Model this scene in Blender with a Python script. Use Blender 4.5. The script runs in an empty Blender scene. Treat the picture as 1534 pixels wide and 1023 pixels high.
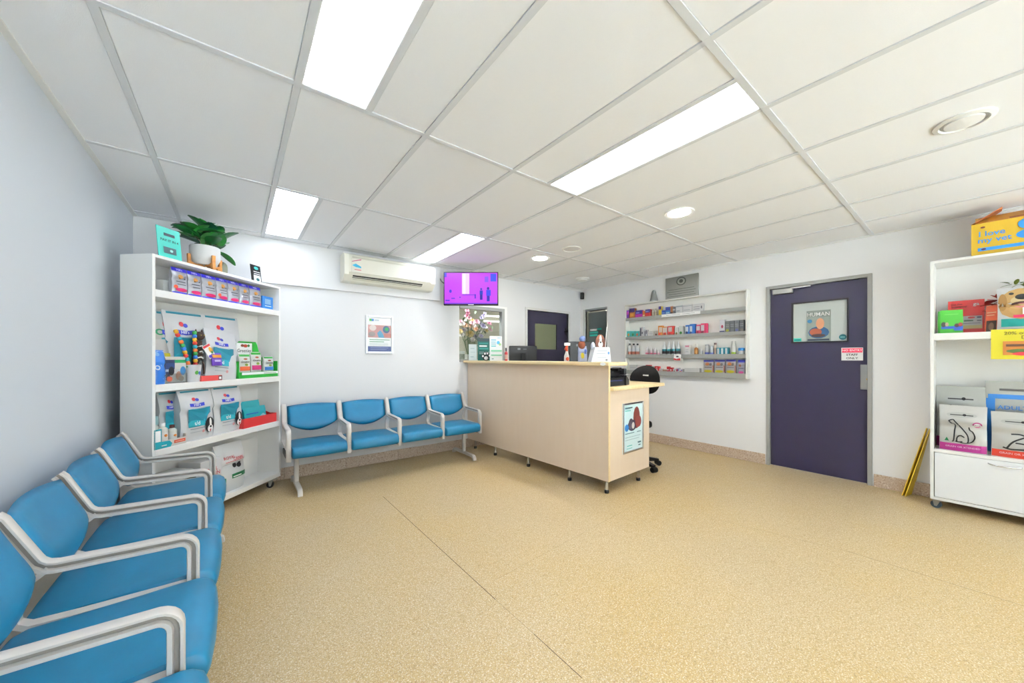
import bpy, bmesh, math, random
from mathutils import Vector, Matrix, Euler
random.seed(7)
sc = bpy.context.scene
COL = sc.collection
# ------------------------------------------------------------------ camera
F_PX, CX, HY, YAW, CAM_H = 536.7, 767.0, 535.3, 0.6583, 1.265
cd = bpy.data.cameras.new('camera'); cam = bpy.data.objects.new('camera', cd); COL.objects.link(cam)
cam.location = (0, 0, CAM_H); cam.rotation_euler = (math.pi/2, 0, -YAW)
cd.sensor_width = 36; cd.sensor_fit = 'HORIZONTAL'; cd.lens = F_PX/1534*36
cd.shift_y = (HY-511.5)/1534; cd.clip_start = 0.02; cd.clip_end = 100
sc.camera = cam
# ------------------------------------------------------------------ world, exposure
W = bpy.data.worlds.new('daylight'); sc.world = W; W.use_nodes = True
bg = W.node_tree.nodes['Background']; bg.inputs[0].default_value = (0.9, 0.95, 1.0, 1); bg.inputs[1].default_value = 1.2
sc.view_settings.view_transform = 'Standard'; sc.view_settings.look = 'None'
sc.view_settings.gamma = 1; sc.view_settings.use_curve_mapping = False
sc.view_settings.exposure = 0.49
sd = bpy.data.lights.new('sun', 'SUN'); sun = bpy.data.objects.new('sun', sd); COL.objects.link(sun)
sd.energy = 135.0; sd.angle = 0.01; sd.color = (0.97, 0.98, 1.0); sun.rotation_euler = (math.radians(0.8), 0, math.radians(4))   # made-up overhead sun: its bounce off the forecourt brightens the ceiling
LED_STRENGTH = 6.3
DOWNLIGHT_STRENGTH = 170.0
# ------------------------------------------------------------------ room numbers (metres)
XL, XR, YB, YF, CEIL = -0.683, 4.972, 4.39, -4.4, 2.465
SY, CY_ = math.sin(YAW), math.cos(YAW)
def ray(px, py):
    u = (px-CX)/F_PX
    return Vector((u*CY_+SY, -u*SY+CY_, (HY-py)/F_PX))
EYE = Vector((0, 0, CAM_H))
def hit(px, py, P, n):                      # where the sight line meets a plane of the room
    r = ray(px, py); n = Vector(n)
    return EYE + r*((Vector(P)-EYE).dot(n)/r.dot(n))
# ------------------------------------------------------------------ materials
def lin(c):
    c /= 255
    return c/12.92 if c <= 0.04045 else ((c+0.055)/1.055)**2.4
def rgb(h):
    return tuple(lin(int(h[i:i+2], 16)) for i in (0, 2, 4)) + (1,)
MC = {}
def M(h, rough=0.5, metal=0.0, bump=0.0, scale=80, emit=0.0, coat=0.0, spec=0.5, var=0.0):
    key = (h, rough, metal, bump, scale, emit, coat, spec, var)
    if key in MC: return MC[key]
    m = bpy.data.materials.new('paint_'+h); m.use_nodes = True
    nt = m.node_tree; b = nt.nodes['Principled BSDF']
    b.inputs['Base Color'].default_value = rgb(h); b.inputs['Roughness'].default_value = rough
    b.inputs['Metallic'].default_value = metal; b.inputs['Specular IOR Level'].default_value = spec
    if coat: b.inputs['Coat Weight'].default_value = coat
    if emit:
        b.inputs['Emission Color'].default_value = rgb(h); b.inputs['Emission Strength'].default_value = emit
    if bump or var:
        tc = nt.nodes.new('ShaderNodeTexCoord'); ns = nt.nodes.new('ShaderNodeTexNoise')
        ns.inputs['Scale'].default_value = scale; ns.inputs['Detail'].default_value = 3
        nt.links.new(tc.outputs['Object'], ns.inputs['Vector'])
        if bump:
            bp = nt.nodes.new('ShaderNodeBump'); bp.inputs['Strength'].default_value = bump; bp.inputs['Distance'].default_value = 0.004
            nt.links.new(ns.outputs['Fac'], bp.inputs['Height']); nt.links.new(bp.outputs['Normal'], b.inputs['Normal'])
        if var:
            mx = nt.nodes.new('ShaderNodeMixRGB'); mx.blend_type = 'MULTIPLY'; mx.inputs[0].default_value = var
            mx.inputs[1].default_value = rgb(h); nt.links.new(ns.outputs['Color'], mx.inputs[2])
            nt.links.new(mx.outputs[0], b.inputs['Base Color'])
    MC[key] = m
    return m
def speckle(name, base, specks, scale, rough, coat=0.0, patch=None):
    m = bpy.data.materials.new(name); m.use_nodes = True; nt = m.node_tree; b = nt.nodes['Principled BSDF']
    tc = nt.nodes.new('ShaderNodeTexCoord'); prev = None
    def noise(s, d=2, off=0):
        mp = nt.nodes.new('ShaderNodeMapping'); mp.inputs['Location'].default_value = (off, off*1.7, off*0.3)
        nt.links.new(tc.outputs['Object'], mp.inputs['Vector'])
        n = nt.nodes.new('ShaderNodeTexNoise'); n.inputs['Scale'].default_value = s; n.inputs['Detail'].default_value = d
        nt.links.new(mp.outputs[0], n.inputs['Vector']); return n
    col = nt.nodes.new('ShaderNodeRGB'); col.outputs[0].default_value = rgb(base); prev = col.outputs[0]
    if patch:
        n = noise(0.9, 2, 3.1); r = nt.nodes.new('ShaderNodeValToRGB'); r.color_ramp.elements[0].position = 0.4; r.color_ramp.elements[1].position = 0.62
        nt.links.new(n.outputs['Fac'], r.inputs[0]); mx = nt.nodes.new('ShaderNodeMixRGB'); nt.links.new(r.outputs[0], mx.inputs[0])
        nt.links.new(prev, mx.inputs[1]); mx.inputs[2].default_value = rgb(patch); prev = mx.outputs[0]
    for i, (h, s, lo, hi) in enumerate(specks):
        n = noise(scale*s, 3, 11.3*i+1); r = nt.nodes.new('ShaderNodeValToRGB')
        r.color_ramp.elements[0].position = lo; r.color_ramp.elements[1].position = hi
        nt.links.new(n.outputs['Fac'], r.inputs[0]); mx = nt.nodes.new('ShaderNodeMixRGB'); nt.links.new(r.outputs[0], mx.inputs[0])
        nt.links.new(prev, mx.inputs[1]); mx.inputs[2].default_value = rgb(h); prev = mx.outputs[0]
    nt.links.new(prev, b.inputs['Base Color']); b.inputs['Roughness'].default_value = rough; b.inputs['Coat Weight'].default_value = coat
    n = noise(scale*2, 3, 5); bp = nt.nodes.new('ShaderNodeBump'); bp.inputs['Strength'].default_value = 0.05; bp.inputs['Distance'].default_value = 0.002
    nt.links.new(n.outputs['Fac'], bp.inputs['Height']); nt.links.new(bp.outputs['Normal'], b.inputs['Normal'])
    return m
def wood(name, a, c, scale=(1, 14, 14), rough=0.45):
    m = bpy.data.materials.new(name); m.use_nodes = True; nt = m.node_tree; b = nt.nodes['Principled BSDF']
    tc = nt.nodes.new('ShaderNodeTexCoord'); mp = nt.nodes.new('ShaderNodeMapping'); mp.inputs['Scale'].default_value = scale
    n = nt.nodes.new('ShaderNodeTexNoise'); n.inputs['Scale'].default_value = 3; n.inputs['Detail'].default_value = 5
    r = nt.nodes.new('ShaderNodeValToRGB'); r.color_ramp.elements[0].color = rgb(a); r.color_ramp.elements[1].color = rgb(c)
    r.color_ramp.elements[0].position = 0.3; r.color_ramp.elements[1].position = 0.7
    nt.links.new(tc.outputs['Object'], mp.inputs[0]); nt.links.new(mp.outputs[0], n.inputs['Vector']); nt.links.new(n.outputs['Fac'], r.inputs[0])
    nt.links.new(r.outputs[0], b.inputs['Base Color']); b.inputs['Roughness'].default_value = rough
    return m
def glass(name, tint, gloss=0.12, rough=0.02):
    m = bpy.data.materials.new(name); m.use_nodes = True; nt = m.node_tree; nt.nodes.clear()
    o = nt.nodes.new('ShaderNodeOutputMaterial'); t = nt.nodes.new('ShaderNodeBsdfTransparent'); g = nt.nodes.new('ShaderNodeBsdfGlossy')
    t.inputs[0].default_value = rgb(tint); g.inputs['Roughness'].default_value = rough; mx = nt.nodes.new('ShaderNodeMixShader'); mx.inputs[0].default_value = gloss
    nt.links.new(t.outputs[0], mx.inputs[1]); nt.links.new(g.outputs[0], mx.inputs[2]); nt.links.new(mx.outputs[0], o.inputs[0])
    return m
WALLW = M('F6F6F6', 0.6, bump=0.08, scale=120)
WALLBK = M('E4E4E4', 0.6, bump=0.08, scale=120)  # same white paint as WALLW, greyed to offset the strong light there
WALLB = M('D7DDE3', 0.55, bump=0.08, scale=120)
CEILM = M('FAFBFD', 0.8, bump=0.25, scale=300)
TEE = M('DFE1E3', 0.5)
WHITE = M('F1F0EC', 0.4)
BRIGHT = M('F7F7F5', 0.45)
def SCR(h, e=1.0):
    m = M(h, 0.3, emit=0.78*e, spec=0.3).copy(); m.node_tree.nodes['Principled BSDF'].inputs['Base Color'].default_value = (0.002, 0.002, 0.002, 1); return m
BLACK = M('0B0B0D', 0.4)
GREY = M('8A8C8C', 0.5)
CHROME = M('C9CACB', 0.22, metal=1.0)
STEEL = M('A9AAA8', 0.35, metal=0.9)
NAVY = M('2A2639', 0.38, bump=0.1, scale=25)
VINYL = speckle('blue_upholstery', '09709A', [('127BA6', 0.12, 0.5, 0.8)], 60, 0.38, coat=0.0, patch='0C7299')
CAST = M('D3CDC6', 0.4, bump=0.05)
LAMINATE = wood('beech_laminate', 'E3CDB4', 'E5D0B8', (6, 6, 0.8), 0.5)
EDGEWOOD = wood('light_timber_edge', 'E3C795', 'EDD6A8', (10, 1, 10), 0.4)
FLOORM = speckle('speckled_vinyl', 'C0A87F', [('DDD2B8', 3.2, 0.52, 0.66), ('94794F', 3.6, 0.58, 0.68), ('6B5434', 5.0, 0.66, 0.72), ('A8905F', 1.6, 0.58, 0.74)], 55, 0.42, coat=0.0, patch='BFA26C')
TERRA = speckle('terrazzo', 'C9B4A0', [('A88C74', 1.2, 0.55, 0.66), ('E2D6C8', 1.6, 0.57, 0.66), ('8A705C', 2.4, 0.63, 0.7)], 60, 0.4)
PANE = glass('clear_pane', 'F2F5F4', 0.08)
TEXT = M('22252A', 0.6)
# ------------------------------------------------------------------ mesh builder
class G:
    def __init__(s): s.v = []; s.f = []; s.mi = []; s.ms = []
    def slot(s, m):
        if m not in s.ms: s.ms.append(m)
        return s.ms.index(m)
    def add(s, vs, fs, m, T=None):
        b = len(s.v); k = s.slot(m)
        s.v += [tuple(T @ Vector(p)) if T else tuple(p) for p in vs]
        for f in fs: s.f.append(tuple(i+b for i in f)); s.mi.append(k)
        return s
    def box(s, x0, x1, y0, y1, z0, z1, m, bev=0, T=None, seg=1):
        if not bev:
            vs = [(x, y, z) for z in (z0, z1) for y in (y0, y1) for x in (x0, x1)]
            return s.add(vs, [(0, 2, 3, 1), (4, 5, 7, 6), (0, 1, 5, 4), (2, 6, 7, 3), (0, 4, 6, 2), (1, 3, 7, 5)], m, T)
        bm = bmesh.new(); bmesh.ops.create_cube(bm, size=1)
        for v in bm.verts: v.co = Vector(((x0+x1)/2+v.co.x*(x1-x0), (y0+y1)/2+v.co.y*(y1-y0), (z0+z1)/2+v.co.z*(z1-z0)))
        bmesh.ops.bevel(bm, geom=bm.edges[:], offset=bev, segments=seg, affect='EDGES', profile=0.5)
        bm.verts.ensure_lookup_table(); bm.verts.index_update()
        s.add([v.co.copy() for v in bm.verts], [[v.index for v in f.verts] for f in bm.faces], m, T); bm.free()
        return s
    def lathe(s, prof, m, T=None, seg=16, cap=True):      # prof: (r, z)
        vs = []; fs = []; n = len(prof)
        for r, z in prof:
            for k in range(seg):
                a = 2*math.pi*k/seg; vs.append((r*math.cos(a), r*math.sin(a), z))
        for i in range(n-1):
            for k in range(seg):
                k2 = (k+1) % seg; fs.append((i*seg+k, i*seg+k2, (i+1)*seg+k2, (i+1)*seg+k))
        if cap: fs += [tuple(range(seg))[::-1], tuple(range((n-1)*seg, n*seg))]
        return s.add(vs, fs, m, T)
    def cyl(s, p0, p1, r, m, r2=None, seg=12):
        p0, p1 = Vector(p0), Vector(p1); d = p1-p0
        T = Matrix.Translation(p0) @ d.to_track_quat('Z', 'Y').to_matrix().to_4x4()
        return s.lathe([(r, 0), (r if r2 is None else r2, d.length)], m, T, seg)
    def prism(s, pts, a0, a1, m, axis='y', T=None):        # pts in the plane normal to axis
        n = len(pts); f = {'y': lambda p, a: (p[0], a, p[1]), 'x': lambda p, a: (a, p[0], p[1]), 'z': lambda p, a: (p[0], p[1], a)}[axis]
        vs = [f(p, a0) for p in pts]+[f(p, a1) for p in pts]
        fs = [tuple(range(n)), tuple(range(2*n-1, n-1, -1))]+[(i, i+n, (i+1) % n+n, (i+1) % n) for i in range(n)]
        return s.add(vs, fs, m, T)
    def tube(s, path, r, m, seg=8, T=None):
        P = [Vector(p) for p in path]; vs = []; fs = []; up = Vector((0, 0, 1))
        for i, p in enumerate(P):
            d = (P[min(i+1, len(P)-1)]-P[max(i-1, 0)]).normalized()
            a = d.cross(up) if abs(d.z) < 0.95 else d.cross(Vector((1, 0, 0)))
            a.normalize(); b = a.cross(d); rr = r[i] if isinstance(r, (list, tuple)) else r
            for k in range(seg):
                t = 2*math.pi*k/seg; vs.append(p+a*(rr*math.cos(t))+b*(rr*math.sin(t)))
        for i in range(len(P)-1):
            for k in range(seg):
                k2 = (k+1) % seg; fs.append((i*seg+k, i*seg+k2, (i+1)*seg+k2, (i+1)*seg+k))
        fs += [tuple(range(seg))[::-1], tuple(range((len(P)-1)*seg, len(P)*seg))]
        return s.add(vs, fs, m, T)
    def grid(s, fn, nu, nv, m, T=None, flip=False):
        vs = [fn(i/nu, j/nv) for j in range(nv+1) for i in range(nu+1)]
        q = lambda i, j: j*(nu+1)+i
        fs = [(q(i, j), q(i+1, j), q(i+1, j+1), q(i, j+1)) for j in range(nv) for i in range(nu)]
        if flip: fs = [f[::-1] for f in fs]
        return s.add(vs, fs, m, T)
    def sph(s, c, r, m, seg=12, rings=8):
        if not isinstance(r, (tuple, list)): r = (r, r, r)
        T = Matrix.Translation(c) @ Matrix.Diagonal((*r, 1))
        return s.lathe([(max(0.002, math.sin(math.pi*k/rings)), -math.cos(math.pi*k/rings)) for k in range(rings+1)], m, T, seg)
    def mesh(s, name, smooth=40):
        me = bpy.data.meshes.new(name); me.from_pydata(s.v, [], s.f)
        for m in s.ms: me.materials.append(m)
        me.polygons.foreach_set('material_index', s.mi)
        bm = bmesh.new(); bm.from_mesh(me); bmesh.ops.recalc_face_normals(bm, faces=bm.faces[:]); bm.to_mesh(me); bm.free()
        if smooth:
            me.polygons.foreach_set('use_smooth', [True]*len(me.polygons)); me.set_sharp_from_angle(angle=math.radians(smooth))
        me.update(); return me
    def obj(s, name, parent=None, loc=(0, 0, 0), rot=(0, 0, 0), smooth=40):
        return put(name, s.mesh(name, smooth), parent, loc, rot)
def put(name, me, parent=None, loc=(0, 0, 0), rot=(0, 0, 0)):
    o = bpy.data.objects.new(name, me); COL.objects.link(o); o.location = loc; o.rotation_euler = rot
    if parent: o.parent = parent
    return o
def tag(o, label=None, cat=None, group=None, kind=None):
    for k, v in (('label', label), ('category', cat), ('group', group), ('kind', kind)):
        if v: o[k] = v
    return o
def thing(name, label, cat, loc=(0, 0, 0), rz=0.0, group=None, rx=0.0, ry=0.0):
    o = bpy.data.objects.new(name, None); o.empty_display_size = 0.05; COL.objects.link(o)
    o.location = loc; o.rotation_euler = (rx, ry, rz)
    return tag(o, label, cat, group)
def struct(o, label=None, cat=None): return tag(o, label, cat, None, 'structure')
def clone(o, parent=None):
    c = o.copy(); COL.objects.link(c); c.parent = parent
    for ch in o.children: clone(ch, c)
    return c
ORD = ['first', 'second', 'third', 'fourth', 'fifth', 'sixth', 'seventh', 'eighth']
_txt = {}
def text_mesh(body, size, m, align='CENTER', sx=1.0, shear=0.0, bold=0.0):
    cu = bpy.data.curves.new('lettering', 'FONT'); cu.body = body; cu.size = size; cu.align_x = align; cu.align_y = 'CENTER'
    cu.resolution_u = 2; cu.shear = shear; cu.offset = bold
    o = bpy.data.objects.new('lettering', cu); COL.objects.link(o)
    dg = bpy.context.evaluated_depsgraph_get(); dg.update()
    me = bpy.data.meshes.new_from_object(o.evaluated_get(dg)); bpy.data.objects.remove(o)
    for v in me.vertices: v.co = (v.co.x*sx, v.co.y, 0)
    me.materials.clear(); me.materials.append(m)
    return me
# decorations printed on a front that faces local -y; surf(x, z) gives the y of that front
def deco(parent, items, surf=lambda x, z: 0.0, off=0.0015):
    for k, it in enumerate(items):
        kind = it[0]; e = off+0.0005*k
        if kind == 't':
            _, body, x, z, size, m = it[:6]; sx = it[6] if len(it) > 6 else 1.0
            me = text_mesh(body, size, m, sx=sx, bold=size*0.012)
            for v in me.vertices:
                X, Z = v.co.x+x, v.co.y+z; v.co = (X, surf(X, Z)-e-0.0006, Z)
            put('lettering', me, parent)
        else:
            _, name, x0, x1, z0, z1, m = it[:7]; g = G()
            if kind == 'r':
                def fn(u, v):
                    X, Z = x0+(x1-x0)*u, z0+(z1-z0)*v; return (X, surf(X, Z)-e, Z)
                g.grid(fn, 9, 5, m)
            elif kind == 'e':
                cx, cz, rx, rz = (x0+x1)/2, (z0+z1)/2, (x1-x0)/2, (z1-z0)/2; vs = []; fs = []
                vs.append((cx, surf(cx, cz)-e, cz))
                for ring in (0.34, 0.67, 1.0):
                    for q in range(14):
                        a = 2*math.pi*q/14; X, Z = cx+rx*ring*math.cos(a), cz+rz*ring*math.sin(a); vs.append((X, surf(X, Z)-e, Z))
                for q in range(14):
                    w = (q+1) % 14; fs += [(0, 1+q, 1+w), (1+q, 15+q, 15+w, 1+w), (15+q, 29+q, 29+w, 15+w)]
                g.add(vs, fs, m)
            elif kind == 'p':                      # polygon, points as fractions of the rectangle
                pts = it[7]; vs = []
                for (u, v) in pts:
                    X, Z = x0+(x1-x0)*u, z0+(z1-z0)*v; vs.append((X, surf(X, Z)-e, Z))
                g.add(vs, [tuple(range(len(vs)))], m)
            elif kind == 'l':                      # brush line through points (fractions), width w
                pts, w = it[7], it[8]; P = [Vector((x0+(x1-x0)*u, z0+(z1-z0)*v)) for u, v in pts]
                Q = []
                for i in range(len(P)-1):          # Catmull-Rom
                    a, b, c, d = P[max(i-1, 0)], P[i], P[i+1], P[min(i+2, len(P)-1)]
                    for t in (0, .25, .5, .75):
                        Q.append(0.5*((2*b)+(c-a)*t+(2*a-5*b+4*c-d)*t*t+(-a+3*b-3*c+d)*t**3))
                Q.append(P[-1]); vs = []; fs = []
                for i, q in enumerate(Q):
                    d = (Q[min(i+1, len(Q)-1)]-Q[max(i-1, 0)]); d = d.normalized() if d.length else Vector((1, 0)); nrm = Vector((-d.y, d.x))*w/2
                    for sg in (1, -1):
                        r = q+nrm*sg; vs.append((r.x, surf(r.x, r.y)-e, r.y))
                fs = [(2*i, 2*i+1, 2*i+3, 2*i+2) for i in range(len(Q)-1)]
                g.add(vs, fs, m)
            g.obj(name, parent, smooth=0)
def qhex(h, k): return ''.join('%02X' % max(0, min(255, int(int(h[i:i+2], 16)*k))) for i in (0, 2, 4))
# ================================================================== ROOM
def slab(name, x0, x1, y0, y1, z0, z1, m, parent=None):
    return G().box(x0, x1, y0, y1, z0, z1, m).obj(name, parent, smooth=0)
fl = struct(slab('floor', XL-.15, XR+.15, YF-.15, YB+.15, -.1, 0, FLOORM), 'speckled tan vinyl floor with fine seams', 'floor')
SEAM = M('4A3A24', 0.8)
def seam(a, b, w=0.0035):
    A = hit(*a, (0, 0, 0), (0, 0, 1)); B = hit(*b, (0, 0, 0), (0, 0, 1)); d = (B-A).normalized(); n = Vector((-d.y, d.x, 0))*w/2
    g = G(); g.add([A+n+Vector((0, 0, .0008)), B+n+Vector((0, 0, .0008)), B-n+Vector((0, 0, .0008)), A-n+Vector((0, 0, .0008))], [(0, 1, 2, 3)], SEAM); g.obj('floor_seam', fl, smooth=0)
seam((574, 744), (742, 898)); seam((742, 898), (800, 950), 0.0012); seam((800, 950), (872, 1016), 0.003)
seam((1080, 780), (1270, 826), 0.0012); seam((1270, 826), (1534, 908), 0.0025)
seam((740, 870), (1000, 730), 0.0008)
struct(slab('added_forecourt', -12, 16, YF-14, YF-.15, -.12, -.02, M('D8DDE2', .8, bump=.2)), 'pale concrete forecourt outside the shopfront', 'floor')  # added sunlit slab that bounces light up to the ceiling
# --- walls
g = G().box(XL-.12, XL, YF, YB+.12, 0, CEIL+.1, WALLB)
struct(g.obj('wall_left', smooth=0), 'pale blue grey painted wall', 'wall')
WX0, WX1, WZ0, WZ1 = 2.468, 3.245, 1.2, 2.0
DX0, DX1, DZ = 3.70, 4.645, 2.03
g = G()
for a in ((XL, WX0, 0, CEIL+.1), (WX0, WX1, 0, WZ0), (WX0, WX1, WZ1, CEIL+.1), (WX1, DX0, 0, CEIL+.1), (DX0, DX1, DZ, CEIL+.1), (DX1, XR, 0, CEIL+.1)):
    g.box(a[0], a[1], YB, YB+.12, a[2], a[3], WALLBK)
struct(g.obj('wall_back', smooth=0), 'white painted wall behind the bench and counter', 'wall')
EY0, EY1, EZ = 3.80, 4.27, 2.09
SY0, SY1, SZ = .655, 1.475, 2.06
g = G()
for a in ((YF, SY0, 0, CEIL+.1), (SY0, SY1, SZ, CEIL+.1), (SY1, EY0, 0, CEIL+.1), (EY0, EY1, EZ, CEIL+.1), (EY1, YB+.12, 0, CEIL+.1)):
    g.box(XR, XR+.12, a[0], a[1], a[2], a[3], WALLW)
struct(g.obj('wall_right', smooth=0), 'white painted wall with the staff door', 'wall')
# unseen front wall behind the camera: added glazing over a low sill
g = G().box(XL-.12, XR+.12, YF-.12, YF, 0, .06, WALLW).box(XL-.12, XR+.12, YF-.12, YF, 2.42, CEIL+.1, WALLW).box(XL-.12, XL+.1, YF-.12, YF, .06, 2.42, WALLW).box(XR-.1, XR+.12, YF-.12, YF, .06, 2.42, WALLW)
struct(g.obj('wall_front', smooth=0), 'white sill and header wall around the shopfront glazing', 'wall')
w3 = struct(thing('added_window', 'wide shopfront window behind the viewpoint', 'window', (0, YF-.06, 0)))  # added glazing that lets daylight into the room
n = 4; step = (XR-XL-.2)/n
for k in range(n):
    x0 = XL+.1+k*step
    G().box(x0+.03, x0+step-.03, -.004, .004, .10, 2.38, PANE).obj('pane', w3, smooth=0)
g = G().box(XL+.1, XR-.1, -.03, .03, .06, .10, STEEL).box(XL+.1, XR-.1, -.03, .03, 2.38, 2.42, STEEL)
for k in range(n+1):
    x0 = XL+.1+k*step; g.box(max(XL+.1, x0-.03), min(XR-.1, x0+.03), -.03, .03, .10, 2.38, STEEL)
g.obj('frame', w3, smooth=0)
# --- bulkhead board above the bench wall
o = G().box(XL, 2.16, YB-.035, YB, 2.015, CEIL, WALLBK, bev=.003).obj('trim_1', smooth=0); struct(o, 'white raised board along the top of the bench wall', 'trim')
# --- skirting: terrazzo pieces
def skirt(name, horizontal, fixed, a0, a1, joints, label):
    base = thing(name, label, 'skirting'); struct(base)
    e = [a0]+joints+[a1]
    for k in range(len(e)-1):
        g = G()
        if horizontal: g.box(e[k]+.001, e[k+1]-.001, fixed-.016, fixed, 0, .122, TERRA, bev=.003)
        else: g.box(fixed-.016, fixed, e[k]+.001, e[k+1]-.001, 0, .122, TERRA, bev=.003)
        g.obj('skirting_tile', base, smooth=0)
    return base
skirt('baseboard_back', True, YB, XL, DX0-.04, [-.2, .4, 1.0, 1.6, 2.2, 2.8, 3.2], 'beige terrazzo skirting under the bench wall')
skirt('baseboard_right', False, XR, SY1+.045, EY0-.04, [2.1, 2.7, 3.3], 'beige terrazzo skirting left of the staff door')
skirt('baseboard_right_near', False, XR, YF, SY0-.045, [-3.8, -3.2, -2.6, -2, -1.4, -.8, -.2, .4], 'beige terrazzo skirting right of the staff door')
# --- ceiling: grid, tiles, perimeter angle
ce = struct(slab('ceiling', XL-.12, XR+.12, YF-.12, YB+.12, CEIL+.02, CEIL+.12, CEILM), 'white suspended grid ceiling', 'ceiling')
xs = [XL]+[.217+.6*j for j in range(-1, 8)]+[XR]; ys = [YF, -4.18, -2.98, -1.78, -.58, .62, 1.82, 3.02, 4.22, YB]
B = .014
lights = {(2, 5): 0, (2, 7): 0, (4, 5): 1, (4, 7): 1, (2, 3): 0, (4, 3): 1}   # column, row : 0 = light on the left half, 1 = on the right half
LIT = {}
tcache = {}
def tile(x0, x1, y0, y1):
    w, d = round(x1-x0, 4), round(y1-y0, 4)
    if w < .04 or d < .04: return
    if (w, d) not in tcache: tcache[(w, d)] = G().box(-w/2, w/2, -d/2, d/2, 0, .014, CEILM, bev=.003).mesh('ceiling_tile', 0)
    put('ceiling_tile', tcache[(w, d)], ce, ((x0+x1)/2, (y0+y1)/2, CEIL+.003))
for i in range(len(xs)-1):
    for j in range(len(ys)-1):
        x0, x1, y0, y1 = xs[i]+B, xs[i+1]-B, ys[j]+B, ys[j+1]-B
        if (i, j) in lights:
            mid = (xs[i]+xs[i+1])/2
            if lights[(i, j)] == 0: LIT[(i, j)] = (x0, mid-B, y0, y1); tile(mid+B, x1, y0, y1)
            else: LIT[(i, j)] = (mid+B, x1, y0, y1); tile(x0, mid-B, y0, y1)
            slab('tee_bar', mid-B, mid+B, y0, y1, CEIL-.001, CEIL+.02, TEE, ce)
        else: tile(x0, x1, y0, y1)
for x in xs[1:-1]: slab('tee_bar', x-B, x+B, YF, YB, CEIL-.002, CEIL+.02, TEE, ce)
for y in ys[1:-1]:
    for i in range(len(xs)-1): slab('tee_bar', xs[i]+(B if i else 0), xs[i+1]-(B if i < len(xs)-2 else 0), y-B, y+B, CEIL-.0015, CEIL+.02, TEE, ce)
slab('perimeter_angle', XL, XL+.028, YF, YB, CEIL-.004, CEIL+.02, WHITE, ce)
slab('perimeter_angle', XR-.028, XR, YF, YB, CEIL-.004, CEIL+.02, WHITE, ce)
slab('perimeter_angle', XL+.028, XR-.028, YB-.028, YB, CEIL-.004, CEIL+.02, WHITE, ce)
LED = M('E9F1FF', 0.5, emit=LED_STRENGTH)
lab = {(2, 5): 'long light panel on the ceiling nearest the top left', (2, 7): 'short looking ceiling light panel above the plant shelf',
       (4, 5): 'long ceiling light panel at upper right, over the open floor', (4, 7): 'ceiling light panel in front of the air conditioner and television',
       (2, 3): 'ceiling light panel behind the viewpoint on the pale blue wall side', (4, 3): 'ceiling light panel behind the viewpoint over the middle of the room'}  # these last two panels are added out of view to light the room
for k, (x0, x1, y0, y1) in LIT.items():
    t = thing('light_panel', lab[k], 'ceiling light', ((x0+x1)/2, (y0+y1)/2, CEIL), group='recessed ceiling light panels')
    w, d = (x1-x0)/2, (y1-y0)/2
    G().box(-w+.004, w-.004, -d+.004, d-.004, .004, .012, LED).obj('diffuser', t, smooth=0)
    G().box(-w, -w+.004, -d, d, 0, .02, BRIGHT).box(w-.004, w, -d, d, 0, .02, BRIGHT).box(-w, w, -d, -d+.004, 0, .02, BRIGHT).box(-w, w, d-.004, d, 0, .02, BRIGHT).obj('frame', t, smooth=0)
DL = M('FFFDF8', 0.5, emit=DOWNLIGHT_STRENGTH)
for (x, y, l) in ((2.92, 1.505, 'round lit downlight nearer the middle of the ceiling'), (2.926, 3.227, 'round lit downlight further back above the counter')):
    t = thing('downlight', l, 'downlight', (x, y, CEIL), group='round downlights')
    G().lathe([(.085, .012), (.085, -.001), (.112, -.004), (.115, .002), (.115, .012)], BRIGHT, seg=32, cap=False).obj('trim_ring', t)
    G().lathe([(.085, -.002), (.001, -.002)], DL, seg=32, cap=False).obj('lens', t)
t = thing('ceiling_speaker', 'flat unlit round speaker grille between the two downlights', 'speaker', (2.95, 2.736, CEIL))
G().lathe([(.105, .01), (.105, -.004), (.09, -.006), (.088, .0)], WHITE, seg=32, cap=False).obj('trim_ring', t)
G().lathe([(.088, -.001), (.0, -.002)], M('E4E4E3', .7, bump=.4, scale=900), seg=32, cap=False).obj('grille', t)
t = thing('smoke_alarm', 'white domed alarm on the ceiling near the far corner', 'smoke alarm', (4.18, 3.65, CEIL))
G().lathe([(.10, .004), (.10, -.012), (.092, -.02)], WHITE, seg=28).obj('base', t)
G().lathe([(.075, -.02), (.07, -.034), (.03, -.042), (.001, -.043)], BRIGHT, seg=28).obj('cover', t)
t = thing('ceiling_diffuser', 'white round ring diffuser near the right edge of the ceiling', 'vent', (2.935, .036, CEIL))
G().lathe([(.105, .006), (.105, -.004), (.085, -.009), (.08, -.002)], WHITE, seg=32, cap=False).obj('outer_ring', t)
G().lathe([(.068, .0), (.066, -.008), (.03, -.012), (.001, -.012)], BRIGHT, seg=32, cap=False).obj('centre_disc', t)
G().lathe([(.08, .0), (.068, .0)], M('BFC0C0', .6), seg=32, cap=False).obj('gap_ring', t)
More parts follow.
